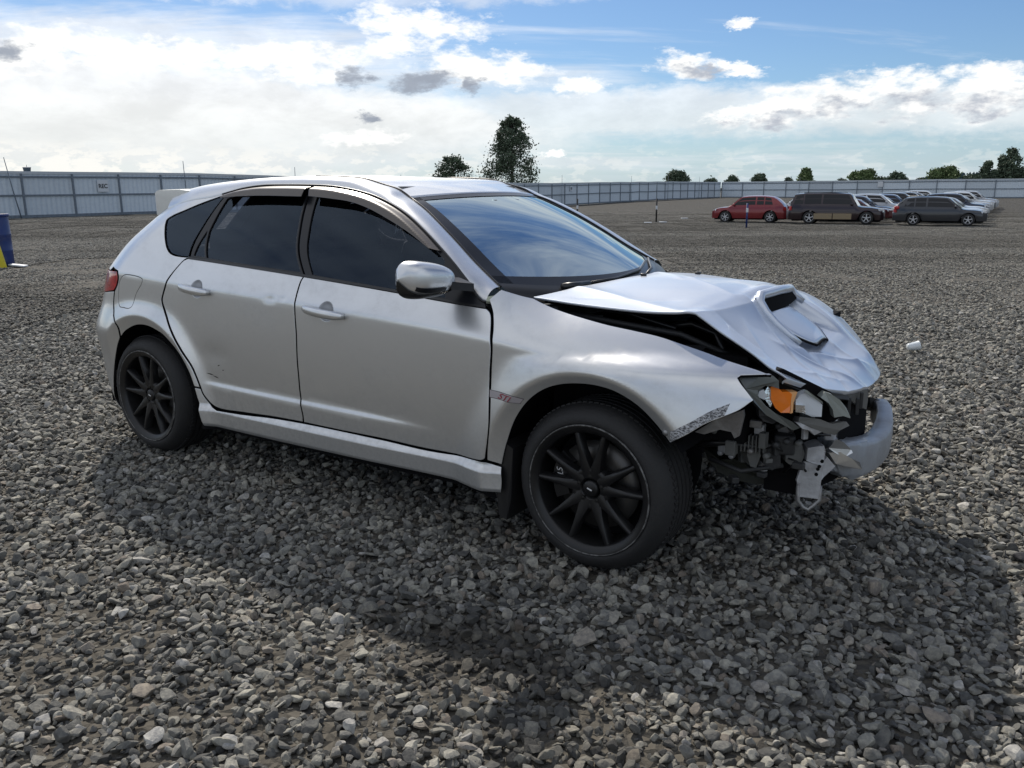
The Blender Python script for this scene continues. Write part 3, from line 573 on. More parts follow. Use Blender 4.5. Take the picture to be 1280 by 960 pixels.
flank.append(panel('window_visor', OUT['rear_visor'], side_S, VISOR, hb, gap=0, extra=visor_off, res=.007, depth=.004, edge=.002, shift=False))
flank.append(panel('window_visor', OUT['front_visor'], side_S, VISOR, hb, gap=0, extra=visor_off, res=.007, depth=.004, edge=.002, shift=False))
flank.append(panel('belt_trim', OUT['belt_trim'], side_S, BLK, hb, gap=0, off=.004, res=.01, depth=.008, edge=.001))
# inner shell, so that shut lines read dark
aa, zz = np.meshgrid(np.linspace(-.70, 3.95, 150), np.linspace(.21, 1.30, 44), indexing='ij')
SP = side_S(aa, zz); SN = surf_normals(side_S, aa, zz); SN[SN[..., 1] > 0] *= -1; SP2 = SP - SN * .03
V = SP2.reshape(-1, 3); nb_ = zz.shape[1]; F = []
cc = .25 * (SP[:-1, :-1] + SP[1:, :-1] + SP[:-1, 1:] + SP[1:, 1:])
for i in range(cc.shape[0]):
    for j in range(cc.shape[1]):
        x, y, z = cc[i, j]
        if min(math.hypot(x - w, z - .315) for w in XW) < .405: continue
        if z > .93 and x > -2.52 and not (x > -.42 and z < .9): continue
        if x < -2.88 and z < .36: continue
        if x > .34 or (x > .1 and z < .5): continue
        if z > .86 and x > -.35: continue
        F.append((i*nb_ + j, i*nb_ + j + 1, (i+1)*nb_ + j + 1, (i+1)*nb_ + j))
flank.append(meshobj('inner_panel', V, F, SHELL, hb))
# cant rail and windscreen pillar
DR = np.array(DRIP); RL = np.array(RAIL)
xs = np.concatenate([np.linspace(-2.62, -1.5, 36), np.linspace(-1.48, -.478, 60)])
def curve_at(C, x):
    o = np.argsort(C[:, 0]); C = C[o]; keep = np.r_[True, np.diff(C[:, 0]) > 1e-4]; C = C[keep]
    return np.stack([x, smooth_ip(x, C[:, 0], C[:, 1]), smooth_ip(x, C[:, 0], C[:, 2])], -1)
Dc, Rc = curve_at(DR, xs), curve_at(RL, xs)
rows = []
for q in np.linspace(0, 1, 14):
    Cc = np.stack([xs, Dc[:, 1] + .28*(Rc[:, 1]-Dc[:, 1]), Dc[:, 2] + .93*(Rc[:, 2]-Dc[:, 2]) + .008], -1)
    rows.append((1-q)**2*Dc + 2*q*(1-q)*Cc + q*q*Rc)
P = np.stack(rows, 1); skin = P.copy(); P = np.concatenate([skin[:, :1] + [0, .014, -.02], skin[:, :1] + [0, .0015, -.004], skin, skin[:, -1:] + [0, 0, -.02]], 1)
flank.append(grid_patch('roof_rail_and_pillar', P, PAINT, hb))
flank.append(MB().tube([tuple(p + np.array([0, -.002, -.001])) for p in Dc[14:]], .0045, 8).obj('drip_seal', BLK, hb, True))
flank.append(MB().tube([tuple(p + np.array([0, .005, .0])) for p in Rc[30:]], .005, 8).obj('roof_joint_strip', BLK, hb, True))
# door handles with their finger bowls
def handle(x0, z0, x1, z1, nm='door_handle'):
    xm, zm = (x0+x1)/2, (z0+z1)/2; w = float(side_w(np.array(xm), np.array(zm)))
    pts = []; n = 12
    for i in range(n):
        t = i/(n-1); pts.append((x0+(x1-x0)*t, -(w + .010 + .026*math.sin(math.pi*min(1, max(0, t*1.0)))**.6), z0+(z1-z0)*t))
    mb = MB(); V = []; F = []; k = 10
    for i, p in enumerate(pts):
        t = i/(n-1); hh = .0185 * (1 - .35*abs(2*t-1)**6); dd = .014
        for q in range(k):
            a = 2*math.pi*q/k; ca, sa = math.cos(a), math.sin(a)
            V.append((p[0], p[1] - dd*math.copysign(abs(ca)**.6, ca), p[2] + hh*math.copysign(abs(sa)**.7, sa)))
    F = [(i*k+q, i*k+(q+1) % k, (i+1)*k+(q+1) % k, (i+1)*k+q) for i in range(n-1) for q in range(k)] + [tuple(range(k)), tuple((n-1)*k+q for q in range(k))]
    h = mb.add(V, F).obj(nm, PAINT, hb, True)
    # bowl: shallow dish sunk in the door skin
    V = []; F = []; m = 26; cx, cz = xm + .005, zm + .002
    for r_, d_ in ((0, -.020), (.015, -.0185), (.026, -.0145), (.034, -.009), (.0395, -.0035), (.0425, -.0022)):
        for q in range(m):
            a = 2*math.pi*q/m; x, z = cx + r_*1.05*math.cos(a), cz + r_*math.sin(a)
            V.append((x, -(float(side_w(np.array(x), np.array(z))) + d_ + .0012), z))
    F = [(i*m+q, i*m+(q+1) % m, (i+1)*m+(q+1) % m, (i+1)*m+q) for i in range(5) for q in range(m)]
    b = meshobj('handle_bowl', V, F, BOWL, hb)
    return [h, b]
BOWL = mat('handle_bowl_paint', (.50, .51, .53), .4, metal=.5)
flank += handle(-1.372, .873, -1.142, .853) + handle(-2.225, .917, -2.018, .897)
for o in list(flank) + [fuel]:
    c_ = both(o)
    if o.name.startswith(('front_fender', 'inner_panel')):                       # the far wing is pushed down and in
        c_.data = c_.data.copy(); (c_.__setitem__('label', 'far front wing crushed down under the bonnet') if o.name.startswith('front') else None)
        for v in c_.data.vertices:
            k_ = float(sstep(-.45, .1, v.co.x)); v.co.z -= .05*float(sstep(-.75, -.40, v.co.x)) + .12*k_ + .16*float(sstep(0, .5, v.co.x)); v.co.y += .10*k_; v.co.x -= .12*k_*float(sstep(.1, .6, v.co.x))

# roof
rx = [-1.088, -1.235, -1.382, -1.8, -2.1, -2.4, -2.62]; cxo = [.085, .06, .03, 0, 0, 0, 0]; cz = [1.349, 1.385, 1.413, 1.437, 1.430, 1.409, 1.380]
ctrl = []
for X, o, zc_ in zip(rx, cxo, cz):
    e = curve_at(RL, np.array([X]))[0]; w = -e[1] - .006; row = []
    for s_ in np.linspace(-1, 1, 9): row.append((X + o*(1-s_*s_), s_*w, e[2] - .001 + (zc_ - e[2])*(1-abs(s_)**2.2)))
    ctrl.append(row)
Pr = catmull_grid(ctrl, 70, 60); Pr = np.concatenate([Pr[:1] + [.004, 0, -.012], Pr], 0)
grid_patch('roof', Pr, PAINT, hb)
# spoiler over the tailgate
mb = MB(); n = 30; V = []; F = []
secs = []
for s_ in np.linspace(-1, 1, n):
    y = s_ * .60; lo = abs(s_)**8
    xf, xr = -2.44 - .03*(1-s_*s_), -2.775 - .05*(1-s_*s_)
    zt = 1.368 - .008*abs(s_)**2; zr = 1.374 - .008*abs(s_)**3
    secs.append([(xf, y, zt), (xf-.12, y, zt+.010), (xr+.03, y, zr+.002), (xr, y, zr-.012), (xr, y, zr-.03 - .095*lo), (xr+.05, y, zr-.05-.09*lo), (xf-.08, y, zt-.03 - .05*lo)])
V = [p for s_ in secs for p in s_]; k = 7
F = [(i*k+q, i*k+(q+1) % k, (i+1)*k+(q+1) % k, (i+1)*k+q) for i in range(n-1) for q in range(k)] + [tuple(range(k)), tuple((n-1)*k+q for q in range(k))]
autosmooth(MB().add(V, F).obj('roof_spoiler', PAINT, hb, True), 40)
# windscreen
tt = np.linspace(0, 1, 40); ix = -1.085 + (-.49 + 1.085) * tt
E_ = curve_at(RL, ix); E_[:, 1] += .010; E_[:, 2] -= .006
cX = -1.005 + (-.235 + 1.005)*tt; cZ = 1.343 - .393*tt - .0 + .035*np.sin(np.pi*tt)
ss_ = np.linspace(-1, 1, 50)
P = np.zeros((40, 50, 3))
for j, s_ in enumerate(ss_):
    f = 1 - abs(s_)**2.1
    P[:, j, 0] = E_[:, 0] + (cX - E_[:, 0])*f; P[:, j, 1] = s_ * (-E_[:, 1]); P[:, j, 2] = E_[:, 2] + (cZ - E_[:, 2])*f
grid_patch('windscreen', P, WSGL, hb)
WP = P
nrm = np.array([.45, 0, .9])
for nm, sl in (('windscreen_seal', (slice(0, 3), slice(None))), ('windscreen_seal', (slice(None), slice(0, 3))), ('windscreen_seal', (slice(None), slice(47, 50))), ('cowl_band', (slice(35, 40), slice(None)))):
    q = P[sl].copy() + nrm * .0025; grid_patch(nm, q, GLOSSBLK, hb)
cb_ = np.stack([WP[38] + nrm*.003, WP[39] + nrm*.003, WP[39] + [.045, 0, -.022], WP[39] + [.05, 0, -.06]], 0); grid_patch('cowl_band', cb_, BLK, hb)
wl = lambda i, j: WP[i, j] + nrm*.012
MB().tube([wl(38, 12), wl(37, 20), wl(36, 30), wl(35, 38)], .006, 8).obj('wiper', BLK, hb, True)
MB().tube([wl(38, 28), wl(37, 36), wl(36, 44)], .006, 8).obj('wiper', BLK, hb, True)
MB().tube([wl(39, 8) , wl(38, 13)], .014, 8).obj('wiper_arm', BLK, hb, True)
# cowl
MB().prism([(-.60, -.72, .93), (-.26, -.64, .93), (-.16, 0, .945), (-.34, .60, .915), (-.60, .66, .915)], (0, 0, -.03)).obj('cowl_cover', DARKPL, hb)
# mirror housing on this side and the far side
def mirror(s):
    V = []; F = []; n = 22; k = 60; c = np.array([-.650, -.950, 1.040])
    for i in range(n):
        u = -1 + 2*i/(n-1)
        for q in range(k):
            a = 2*math.pi*q/k
            # long axis along y, back face (towards the rear) flat, front bulging
            rad = (1 - abs(u)**(4.2 if u < 0 else 2.4))**.5
            sx = math.cos(a); sz = math.sin(a)
            dx = (.085 if sx > 0 else .035) * math.copysign(abs(sx)**.8, sx) * rad
            hz = (.066 + .012*(-u)) * math.copysign(abs(sz)**.72, sz) * rad
            V.append((c[0] + dx + .03*(u) , c[1] + u*.110, c[2] + hz*.95 - .006*u))
    F = [(i*k+q, i*k+(q+1) % k, (i+1)*k+(q+1) % k, (i+1)*k+q) for i in range(n-1) for q in range(k)]
    h = meshobj('mirror_housing', V, F, PAINT, hb)
    parts = [h]
    # lower black shell: a slightly larger cup round the bottom
    V2 = []; F2 = []; idx = [q for q in range(k) if math.sin(2*math.pi*q/k) < -.62]
    base = np.array(V).reshape(n, k, 3)
    cen = c; sub = base[:, idx] ; sub = cen + (sub - cen)*1.035 + np.array([0, 0, -.004])
    parts.append(grid_patch('mirror_base', sub, BLK, hb))
    idx = [q for q in range(k) if -.62 < math.sin(2*math.pi*q/k) < -.22 and math.cos(2*math.pi*q/k) > 0]
    idx = sorted(idx, key=lambda q: math.sin(2*math.pi*q/k)); sub = base[2:14, idx]; sub = sub + np.array([.0035, -.002, -.001])
    parts.append(grid_patch('mirror_turn_signal', sub, GLOSSBLK, hb))
    parts.append(MB().prism([(-.60, -.80, 1.005), (-.53, -.80, .985), (-.56, -.90, 1.0), (-.64, -.90, 1.01)], (0, 0, .03)).obj('mirror_stalk', BLK, hb))
    return parts
mirror(1)
# antenna-less roof; small washer nozzles on the bonnet come later

# --- bonnet
HY = [-.68, -.50, -.28, -.05, .18, .42, .66]
HR = [
 [(-.341, .964), (-.31, .972), (-.275, .982), (-.25, .988), (-.26, .982), (-.34, .965), (-.49, .932)],
 [(-.141, .951), (-.14, .968), (-.14, .985), (-.14, .994), (-.14, .986), (-.15, .968), (-.18, .938)],
 [(.098, .942), (.10, .962), (.10, .982), (.10, .990), (.10, .978), (.09, .950), (.08, .915)],
 [(.225, .943), (.245, .958), (.262, .972), (.275, .978), (.27, .965), (.25, .934), (.22, .898)],
 [(.304, .944), (.325, .940), (.345, .953), (.36, .961), (.36, .945), (.34, .915), (.31, .880)],
 [(.398, .893), (.42, .868), (.425, .872), (.43, .876), (.43, .890), (.42, .865), (.40, .835)],
 [(.494, .838), (.52, .795), (.525, .790), (.535, .795), (.53, .820), (.51, .800), (.48, .775)],
 [(.555, .797), (.60, .752), (.61, .730), (.62, .733), (.615, .745), (.59, .728), (.54, .715)],
 [(.600, .775), (.66, .722), (.69, .694), (.70, .688), (.695, .690), (.65, .668), (.58, .665)],
 [(.615, .765), (.69, .705), (.745, .660), (.757, .636), (.745, .628), (.69, .615), (.60, .62)]]
ctrl = [[(r[j][0], HY[j], r[j][1]) for j in range(7)] for r in HR]
NU, NV = 260, 200
HP = catmull_grid(ctrl, NU, NV)
U, Vv = np.meshgrid(np.linspace(0, 9, NU), np.linspace(0, 1, NV), indexing='ij'); YY = HP[..., 1]; XX = HP[..., 0]
def ridge(x0, y0, x1, y1, amp, wid, sharp=1):
    d = np.array([x1-x0, y1-y0]); L = np.hypot(*d); d /= L
    t = (XX-x0)*d[0] + (YY-y0)*d[1]; s_ = -(XX-x0)*d[1] + (YY-y0)*d[0]
    e = sstep(-.06, .04, t) * sstep(L+.06, L-.04, t)
    wid = wid*.62; return amp * e * np.exp(-np.sqrt(s_**2 + (wid*.10)**2)/wid)
D = np.zeros_like(XX); RS = .80
for a in [(-.30, -.42, .28, -.68, .012, .07), (-.10, .10, .30, -.30, .006, .05), (-.28, .30, -.02, -.05, .008, .05), (.02, -.05, .26, .28, .006, .05), (.30, -.68, .36, -.30, .010, .03),
          (.34, -.27, .66, -.42, .012, .035), (.50, -.36, .74, -.18, .016, .025), (.545, -.24, .72, .10, .014, .03), (.60, -.50, .70, -.28, .008, .02), (.56, .03, .74, .03, .012, .03),
          (.44, .26, .72, .20, .022, .05), (.40, .40, .68, .34, .014, .04), (.60, -.20, .73, -.33, -.008, .02), (.40, -.45, .56, -.60, .008, .03), (.52, -.30, .60, -.25, -.012, .018),
          (.35, -.55, .60, -.52, -.010, .05), (.64, -.10, .74, -.14, .008, .015), (.46, -.33, .58, -.40, -.008, .02), (-.22, -.60, .15, -.50, -.004, .05)]:
    D += ridge(*a)*RS
soft = np.zeros_like(XX)
for k_ in range(26):
    fx_, fy_, ph = rng.normal(0, 9), rng.normal(0, 11), rng.uniform(0, 6.28); soft += np.sin(XX*fx_ + YY*fy_ + ph)
D += soft / 26 * .006 * (.15 + 1.5*sstep(.28, .5, XX))
# the intake: floor sunk behind the lip
yc = -.03; hw = .215
lipx = .372 + .04*(1 - ((YY - yc)/hw)**2) * 0
ins = sstep(hw + .008, hw - .012, np.abs(YY - yc - .02)) * sstep(.352, .366, XX) * sstep(.60, .54, XX)
D += -ins * (.070 * sstep(.62, .36, XX) + .006)
lip = sstep(.30, .0, np.abs(YY - yc)) * np.exp(-((XX - .335)/.045)**2) * .010
D += lip
HP[..., 2] += D
edge0 = HP[:, :1] + np.array([0, .006, -.009]); edge1 = HP[:, -1:] + np.array([0, -.006, -.009])
Hall = np.concatenate([edge0, HP, edge1], 1); Hall = np.concatenate([Hall, Hall[-1:] + np.array([-.012, 0, -.016])], 0)
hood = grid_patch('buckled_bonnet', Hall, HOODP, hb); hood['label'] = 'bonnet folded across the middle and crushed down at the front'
under = grid_patch('bonnet_underside', Hall[::4, ::4]*np.array([1, .965, 1]) + np.array([-.014, 0, -.012]), SHELL, hood)
def hpt(x, y, dz=0):
    j = np.argmin(np.abs(YY[0] - y)); i = np.argmin(np.abs(XX[:, j] - x)); return HP[i, j] + np.array([0, 0, dz])
# intake frame (inverted U) and its dark mouth, plus the loose plate lying in it
yl, yr = yc + .02 - hw, yc + .02 + hw
lf = [(.53, yl + .012), (.49, yl + .004), (.44, yl - .004), (.40, yl - .006), (.372, yl + .004), (.360, yl + .035)]
rf = [(.362, yr - .035), (.375, yr - .006), (.405, yr)]
pts = [hpt(a, b)*[0, 0, 1] + [a, b, .007 + .0] for a, b in lf]
hz0 = .966
def lipz(y): return .962 - .10*max(0, y)*.5 - .02*abs(y + .05)
pts = []
for a, b in lf[:-1]: pts.append(np.array([a, b, hpt(a, b - .03)[2] + .004]))
for y in np.linspace(yl + .03, yr - .03, 12): pts.append(np.array([.362 + .018*(1 - ((y - .0)/hw)**2), y, lipz(y) + .004]))
for a, b in [(.385, yr - .004), (.42, yr + .004)]: pts.append(np.array([a, b, hpt(a, b + .03)[2] + .004]))
fr = MB().tube(pts, [.010, .013, .015, .017, .018] + [.0185]*12 + [.014, .010], 12); scoop = fr.obj('bonnet_scoop_frame', HOODP, hood, True)
mouth = []
for y in np.linspace(yl + .012, yr - .012, 14): mouth.append([(.374 + .016*(1 - ((y)/hw)**2), y, lipz(y) - .006), (.392 + .016*(1 - (y/hw)**2), y, lipz(y) - .062 + .03*max(0, y/hw))])
grid_patch('scoop_mouth_shade', np.array(mouth), SHELL, hood)  # black sheet over the recess wall paints the shade of the opening
pl = []
for i, x in enumerate(np.linspace(.395, .565, 16)):
    w_ = .15 * (1 - max(0, (x - .47)/.11)**2.2 * .75); row = []
    for s_ in np.linspace(-1, 1, 12):
        y = yc - .03 + s_ * w_ + .10*(x - .39); row.append((x, y, .894 - (x - .395)*.66 + .010*(1 - s_*s_) - .0*s_))
    pl.append(row)
pl = np.array(pl); plate = grid_patch('loose_intake_plate', pl, HOODP, hood, thick=.003)
rim = [tuple(pl[i, 0] + np.array([0, -.004, -.004])) for i in range(2, 16)] + [tuple(pl[15, j] + np.array([.004, 0, -.004])) for j in range(1, 12)] + [tuple(pl[i, 11] + np.array([0, .004, -.004])) for i in range(14, 8, -1)]
MB().tube(rim, .0045, 6).obj('plate_gap', SHELL, hood, True)
for x, y in ((-.20, -.02), (-.10, .34)):
    MB().box(hpt(x, y, .006), (.025, .02, .012), .004).obj('washer_nozzle', BLK, hood, True)
MB().box(hpt(.40, -.17, .02), (.012, .07, .01), .002, rz=.3).obj('torn_clip', ALUSIL, hood)

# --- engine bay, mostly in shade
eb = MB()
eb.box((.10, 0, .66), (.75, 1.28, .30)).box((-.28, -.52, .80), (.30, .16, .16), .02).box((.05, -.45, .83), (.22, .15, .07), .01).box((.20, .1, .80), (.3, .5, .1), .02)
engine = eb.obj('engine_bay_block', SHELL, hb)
MB().tube([(-.30, -.60, .905), (-.05, -.61, .885), (.22, -.60, .86), (.42, -.58, .79)], .011, 8).obj('bay_rail', DARKPL, hb, True)
MB().tube([(-.25, -.55, .93), (-.02, -.5, .90), (.18, -.55, .87)], .008, 8).obj('hose', BLK, hb, True)
MB().tube([(.10, -.52, .86), (.22, -.50, .885), (.32, -.52, .86), (.36, -.56, .81)], .012, 8).obj('hose', BLK, hb, True)
MB().box((-.02, -.56, .86), (.30, .03, .018), .004, rz=-.05).obj('strut_brace', GREYPL, hb)
MB().box((-.16, -.55, .888), (.07, .05, .012), .003).obj('bay_label_plate', GREYPL, hb)
# --- crushed front: each torn piece its own part
def piece(nm, src, m, d=(-.012, .012, 0), bev=0, lab=None, smooth=False):
    o = MB().prism(PIECE[src], d).obj(nm, m, hb, smooth)
    if lab: o['label'] = lab
    return o
AMBER = mat('amber_lens', (.85, .20, .01), .18, coat=.7); AMBERL = mat('amber_edge', (.80, .42, .18), .25, coat=.5)
CHROME = mat('reflector_chrome', (.80, .83, .88), .12, metal=1, bump=.15, bscale=25); PALE = mat('pale_lens', (.62, .66, .70), .2, coat=.6, bump=.1)
BEZ = mat('headlight_bezel', (.24, .26, .24), .3, coat=.3); FRAMEG = mat('headlight_frame', (.095, .105, .10), .35, coat=.4, dirt=.2)
back = [(.47, -.70, .765), (.60, -.66, .79), (.72, -.52, .70), (.76, -.44, .62), (.70, -.46, .56), (.60, -.58, .60), (.52, -.68, .68)]
MB().prism(back, (-.10, .12, -.01)).obj('headlight_housing', SHELL, hb)
piece('headlight_frame', 'headlight_frame', FRAMEG, (-.03, .03, 0), lab='cracked dark headlight surround')
piece('headlight_shard', 'headlight_lens_shard', PALE); piece('headlight_reflector', 'reflector', CHROME)
piece('indicator_lens', 'indicator_lens', AMBER, (-.03, .04, 0)); piece('indicator_edge', 'indicator_edge', AMBERL, (-.03, .03, 0))
piece('headlight_bowl', 'lamp_bowl', PALE, (-.03, .03, 0)); piece('headlight_reflector', 'lamp_bowl_shine', CHROME, (-.01, .01, 0))
piece('headlight_trim', 'lamp_trim', BEZ); piece('headlight_bezel', 'headlight_bezel', BEZ, (-.02, .03, 0))
piece('torn_foil', 'torn_foil', ALUSIL); piece('lamp_bracket', 'lamp_bracket', GREYPL, (-.03, .04, -.01)); piece('fender_bracket', 'fender_bracket', STEEL, (-.006, .03, -.004))
piece('lower_trim', 'lower_trim', DARKPL); piece('wiring_connector', 'wiring_box', GREYPL, (-.04, .05, 0)); piece('relay_box', 'relay_box', DARKPL, (-.05, .08, 0))
piece('horn', 'horn', GREYPL, (-.05, .07, 0)); piece('frame_rail_end', 'frame_rail_end', ALUSIL, (-.06, .09, 0)); piece('crash_plate', 'crash_plate', ALUSIL, (-.006, .008, 0))
for x_, z_ in ((.708, .43), (.716, .45), (.700, .40), (.704, .42)): MB().lathe([(0, -.476), (.006, -.476), (.006, -.470)], 10, 'y', (x_ - .012, -.022, z_)).obj('bolt_hole', SHELL, hb)
piece('bent_bracket', 'bent_bracket', ALUSIL, (-.012, .016, 0)); piece('beam_flap', 'beam_flap', PAINT, (-.05, .05, -.01)); piece('beam_lip', 'beam_lip', PAINT, (-.03, .04, -.02))
piece('splash_shield', 'splash_shield', mat('olive_plastic', (.028, .030, .022), .6, bump=.2), (-.02, .30, .03)); piece('grille_piece', 'grille_piece', GREYPL, (-.03, .02, 0))
piece('radiator_upper_bar', 'upper_bar', DARKPL, (-.05, .05, -.02)); piece('fender_tip', 'left_fender_tip', DARKPL, (-.03, .03, -.02))
for k_ in range(6):
    y = -.30 + k_*.055; MB().box((.735 + .02*math.sin(k_), y, .605 - .01*(k_ % 2)), (.012, .014, .06), .002, rz=.3).obj('grille_slat', DARKPL, hb)
MB().tube(PIECE['tow'], .0075, 10).obj('tow_hook', STEEL, hb, True)
BEAM = mat('beam_silver', (.30, .325, .36), .45, metal=.3, coat=.15, dirt=.45, bump=.08, bscale=8)
# bumper beam cover: rounded section swept across the nose
bp = np.array(PIECE['bumper']); bp = catmull_grid(bp[:, None, :].repeat(2, 1), 40, 2)[:, 0]
V = []; k = 16; tl = np.linspace(0, 1, 40)
for i, p in enumerate(bp):
    t_ = (bp[min(i+1, 39)] - bp[max(i-1, 0)]); t_ /= np.linalg.norm(t_); out_ = np.array([t_[1], -t_[0], 0]); out_ /= np.linalg.norm(out_)
    if out_[0] < 0: out_ = -out_
    H = .130 + .012*math.sin(tl[i]*9) ; Dp = .085; tp = .75 + .25*math.sin(math.pi*min(1, tl[i]*1.2 + .1))
    for q in range(k):
        a = 2*math.pi*q/k; ca, sa = math.cos(a), math.sin(a); p = bp[i] + rng.normal(0, 1, 3)*.0045*float(sstep(.45, 0, tl[i]) + .12)
        V.append(p + out_*(Dp*.5*math.copysign(abs(ca)**.32, ca)*tp - .03) + np.array([0, 0, 1])*(H*.5*math.copysign(abs(sa)**.32, sa)*tp + H*.5))
F = [(i*k+q, i*k+(q+1) % k, (i+1)*k+(q+1) % k, (i+1)*k+q) for i in range(39) for q in range(k)] + [tuple(range(k)), tuple(39*k+q for q in range(k))]
o = autosmooth(MB().add(V, F).obj('bumper_beam_cover', BEAM, hb, True), 50); o['label'] = 'silver bumper remnant curving round the nose'
MB().prism([(.62, -.46, .30), (.70, -.30, .32), (.74, 0, .33), (.68, .25, .36), (.5, .3, .36), (.5, -.46, .30)], (0, 0, .27)).obj('radiator', SHELL, hb)
for k_ in range(9):
    a_ = rng.uniform(0, 1, 3); x0, y0, z0 = .48 + .18*a_[0], -.60 + .2*a_[1], .44 + .16*a_[2]
    MB().tube([(x0, y0, z0), (x0 + .05, y0 - .03, z0 - .03*rng.uniform(-1, 2)), (x0 + .10*rng.uniform(-.5, 1), y0 + .02, z0 - .06)], .004, 6).obj('loose_wire', BLK, hb, True)
for k_ in range(46):
    x0, y0, z0 = rng.uniform(.36, .66), rng.uniform(-.66, -.36), rng.uniform(.38, .60); m_ = (GREYPL, DARKPL, ALUSIL, STEEL, DARKPL)[k_ % 5]
    if z0 < .36 + .25*(x0 - .36): continue
    if k_ % 3: MB().box((x0, y0, z0), (rng.uniform(.012, .05), rng.uniform(.012, .04), rng.uniform(.012, .06)), .003, rz=rng.uniform(-1, 1)).obj(('bracket_fragment', 'clip_fragment', 'plug_fragment')[k_ % 3], m_, hb)
    else: MB().lathe([(0, 0), (.008, 0), (.011, .006), (.011, .028), (.006, .03), (0, .03)], 10, 'y', (x0, y0 - .03, z0)).obj('hose_stub', m_, hb, True)
MB().tube([(.30, -.60, .47), (.40, -.62, .50), (.52, -.58, .49), (.60, -.50, .52)], .012, 8).obj('coolant_hose', BLK, hb, True)
MB().tube([(.34, -.58, .42), (.46, -.60, .40), (.58, -.52, .42)], .009, 8).obj('coolant_hose', DARKPL, hb, True)
for k_ in range(7): MB().box((.46 + .012*k_, -.600 + .003*k_, .505), (.005, .03, .06), .001).obj('connector_rib', GREYPL, hb)
# scratches by the rear arch
for x_, z_, w_, r_ in ((-2.07, .500, .055, -.12), (-2.03, .490, .04, -.2), (-2.00, .55, .018, .3), (-1.97, .53, .012, 0)):
    ao = x_ - float(xrear(np.array(z_))) - WR_A; panel('scratch_mark', [(ao - w_/2, z_ - r_*w_/2, 1), (ao, z_ + .0035), (ao + w_/2, z_ + r_*w_/2, 1), (ao, z_ - .002)], side_S, DARKPL, hb, gap=0, off=.0010, depth=.0015, edge=.0003, res=.01, step=.006)
# small bits in the nose
for nm, c_, d_, m_ in (('headlight_mount', (.655, -.545, .615), (.05, .04, .05), GREYPL), ('nose_bracket', (.70, -.40, .55), (.04, .06, .09), ALUSIL), ('latch', (.66, -.1, .62), (.05, .08, .07), GREYPL), ('fan_shroud', (.66, -.25, .50), (.06, .12, .16), DARKPL), ('fog_lamp_stub', (.58, -.52, .50), (.07, .06, .07), DARKPL)):
    MB().box(c_, d_, .008, rz=.3).obj(nm, m_, hb, True)
# fender edge: scraped paint and a bolt
SCR = mat('scraped_primer', (.22, .22, .22), .7, bump=.6, bscale=120); t_ = NT(SCR.node_tree)
tcx = t_.v('MULTIPLY', t_.n.new('ShaderNodeTexCoord').outputs['Object'], (120, 40, 260)); t_.l.new(t_.mix(t_.step(t_.noise(tcx, 1, 3, .7), .42, .58), (.07, .07, .075), (.50, .51, .53)), t_.n['Principled BSDF'].inputs['Base Color'])
ff_ = OUT['front_fender']; ci = [i for i, p in enumerate(ff_) if len(p) > 2]
arch_end = [i for i in ci if ff_[i][1] < .6 and ff_[i][0] > 3.0 + .1]
be = max(arch_end) if arch_end else ci[3]
low = [ff_[be], ff_[be+1], ff_[be+2], ff_[be+3]]
strip_o = [(p[0], p[1] + .004) for p in low] + [(p[0], p[1] + .042) for p in low[::-1]]
strip_o = [(*p, 1) if i in (0, 3, 4, 7) else p for i, p in enumerate(strip_o)]
panel('scraped_fender_edge', strip_o, side_S, SCR, hb, gap=0, off=.0012, depth=.002, edge=.0008, res=.01)
bx, bz = ff_[be][0] - .018, ff_[be][1] + .035; bpt = side_S(np.array(bx), np.array(bz))
MB().lathe([(0, -.006), (.005, -.006), (.007, -.003), (.011, -.001), (.012, .002)], 16, 'y', tuple(bpt)).obj('fender_bolt', STEEL, hb, True)
# decal on the fender with red lettering
dec = panel('fender_decal', OUT['decal'], side_S, mat('decal_grey', (.36, .33, .34), .35, coat=.4), hb, gap=.0, off=.0014, depth=.002, edge=.0006, res=.01)
panel('decal_border', OUT['decal'], side_S, mat('decal_edge', (.10, .09, .095), .4), hb, gap=-.0022, off=.0008, depth=.002, edge=.0006, res=.01)
def text(nm, body, size, m, parent, loc, rot, ext=.0006, shear=0, scale=(1, 1, 1), bold=0):
    c = bpy.data.curves.new(nm, 'FONT'); c.body = body; c.size = size; c.extrude = ext; c.align_x = 'CENTER'; c.align_y = 'CENTER'; c.shear = shear; c.offset = bold
    tmp = bpy.data.objects.new(nm + '_tmp', c); COL.objects.link(tmp); bpy.context.view_layer.update()
    me = bpy.data.meshes.new_from_object(tmp.evaluated_get(bpy.context.evaluated_depsgraph_get())); bpy.data.objects.remove(tmp); bpy.data.curves.remove(c)
    me.materials.clear(); me.materials.append(m); o = bpy.data.objects.new(nm, me); link(o, parent); o.location = loc; o.rotation_euler = rot; o.scale = scale; return o
REDP = mat('red_print', (.30, .03, .05), .5); WHP = mat('white_print', (.62, .62, .62), .5)
dp = np.mean([side_S(np.array(p[0]), np.array(p[1])) for p in OUT['decal']], 0)
for ch_, dx_ in (('S', -.022), ('T', 0), ('I', .018)):
    w_ = float(side_w(np.array(dp[0] + dx_), np.array(dp[2]))); text('decal_letter', ch_, .030, REDP, dec, (dp[0] + dx_, -w_ - .004, dp[2] - dx_*.14), (R(88), R(8), 0), shear=.4, scale=(1.4, 1, 1))

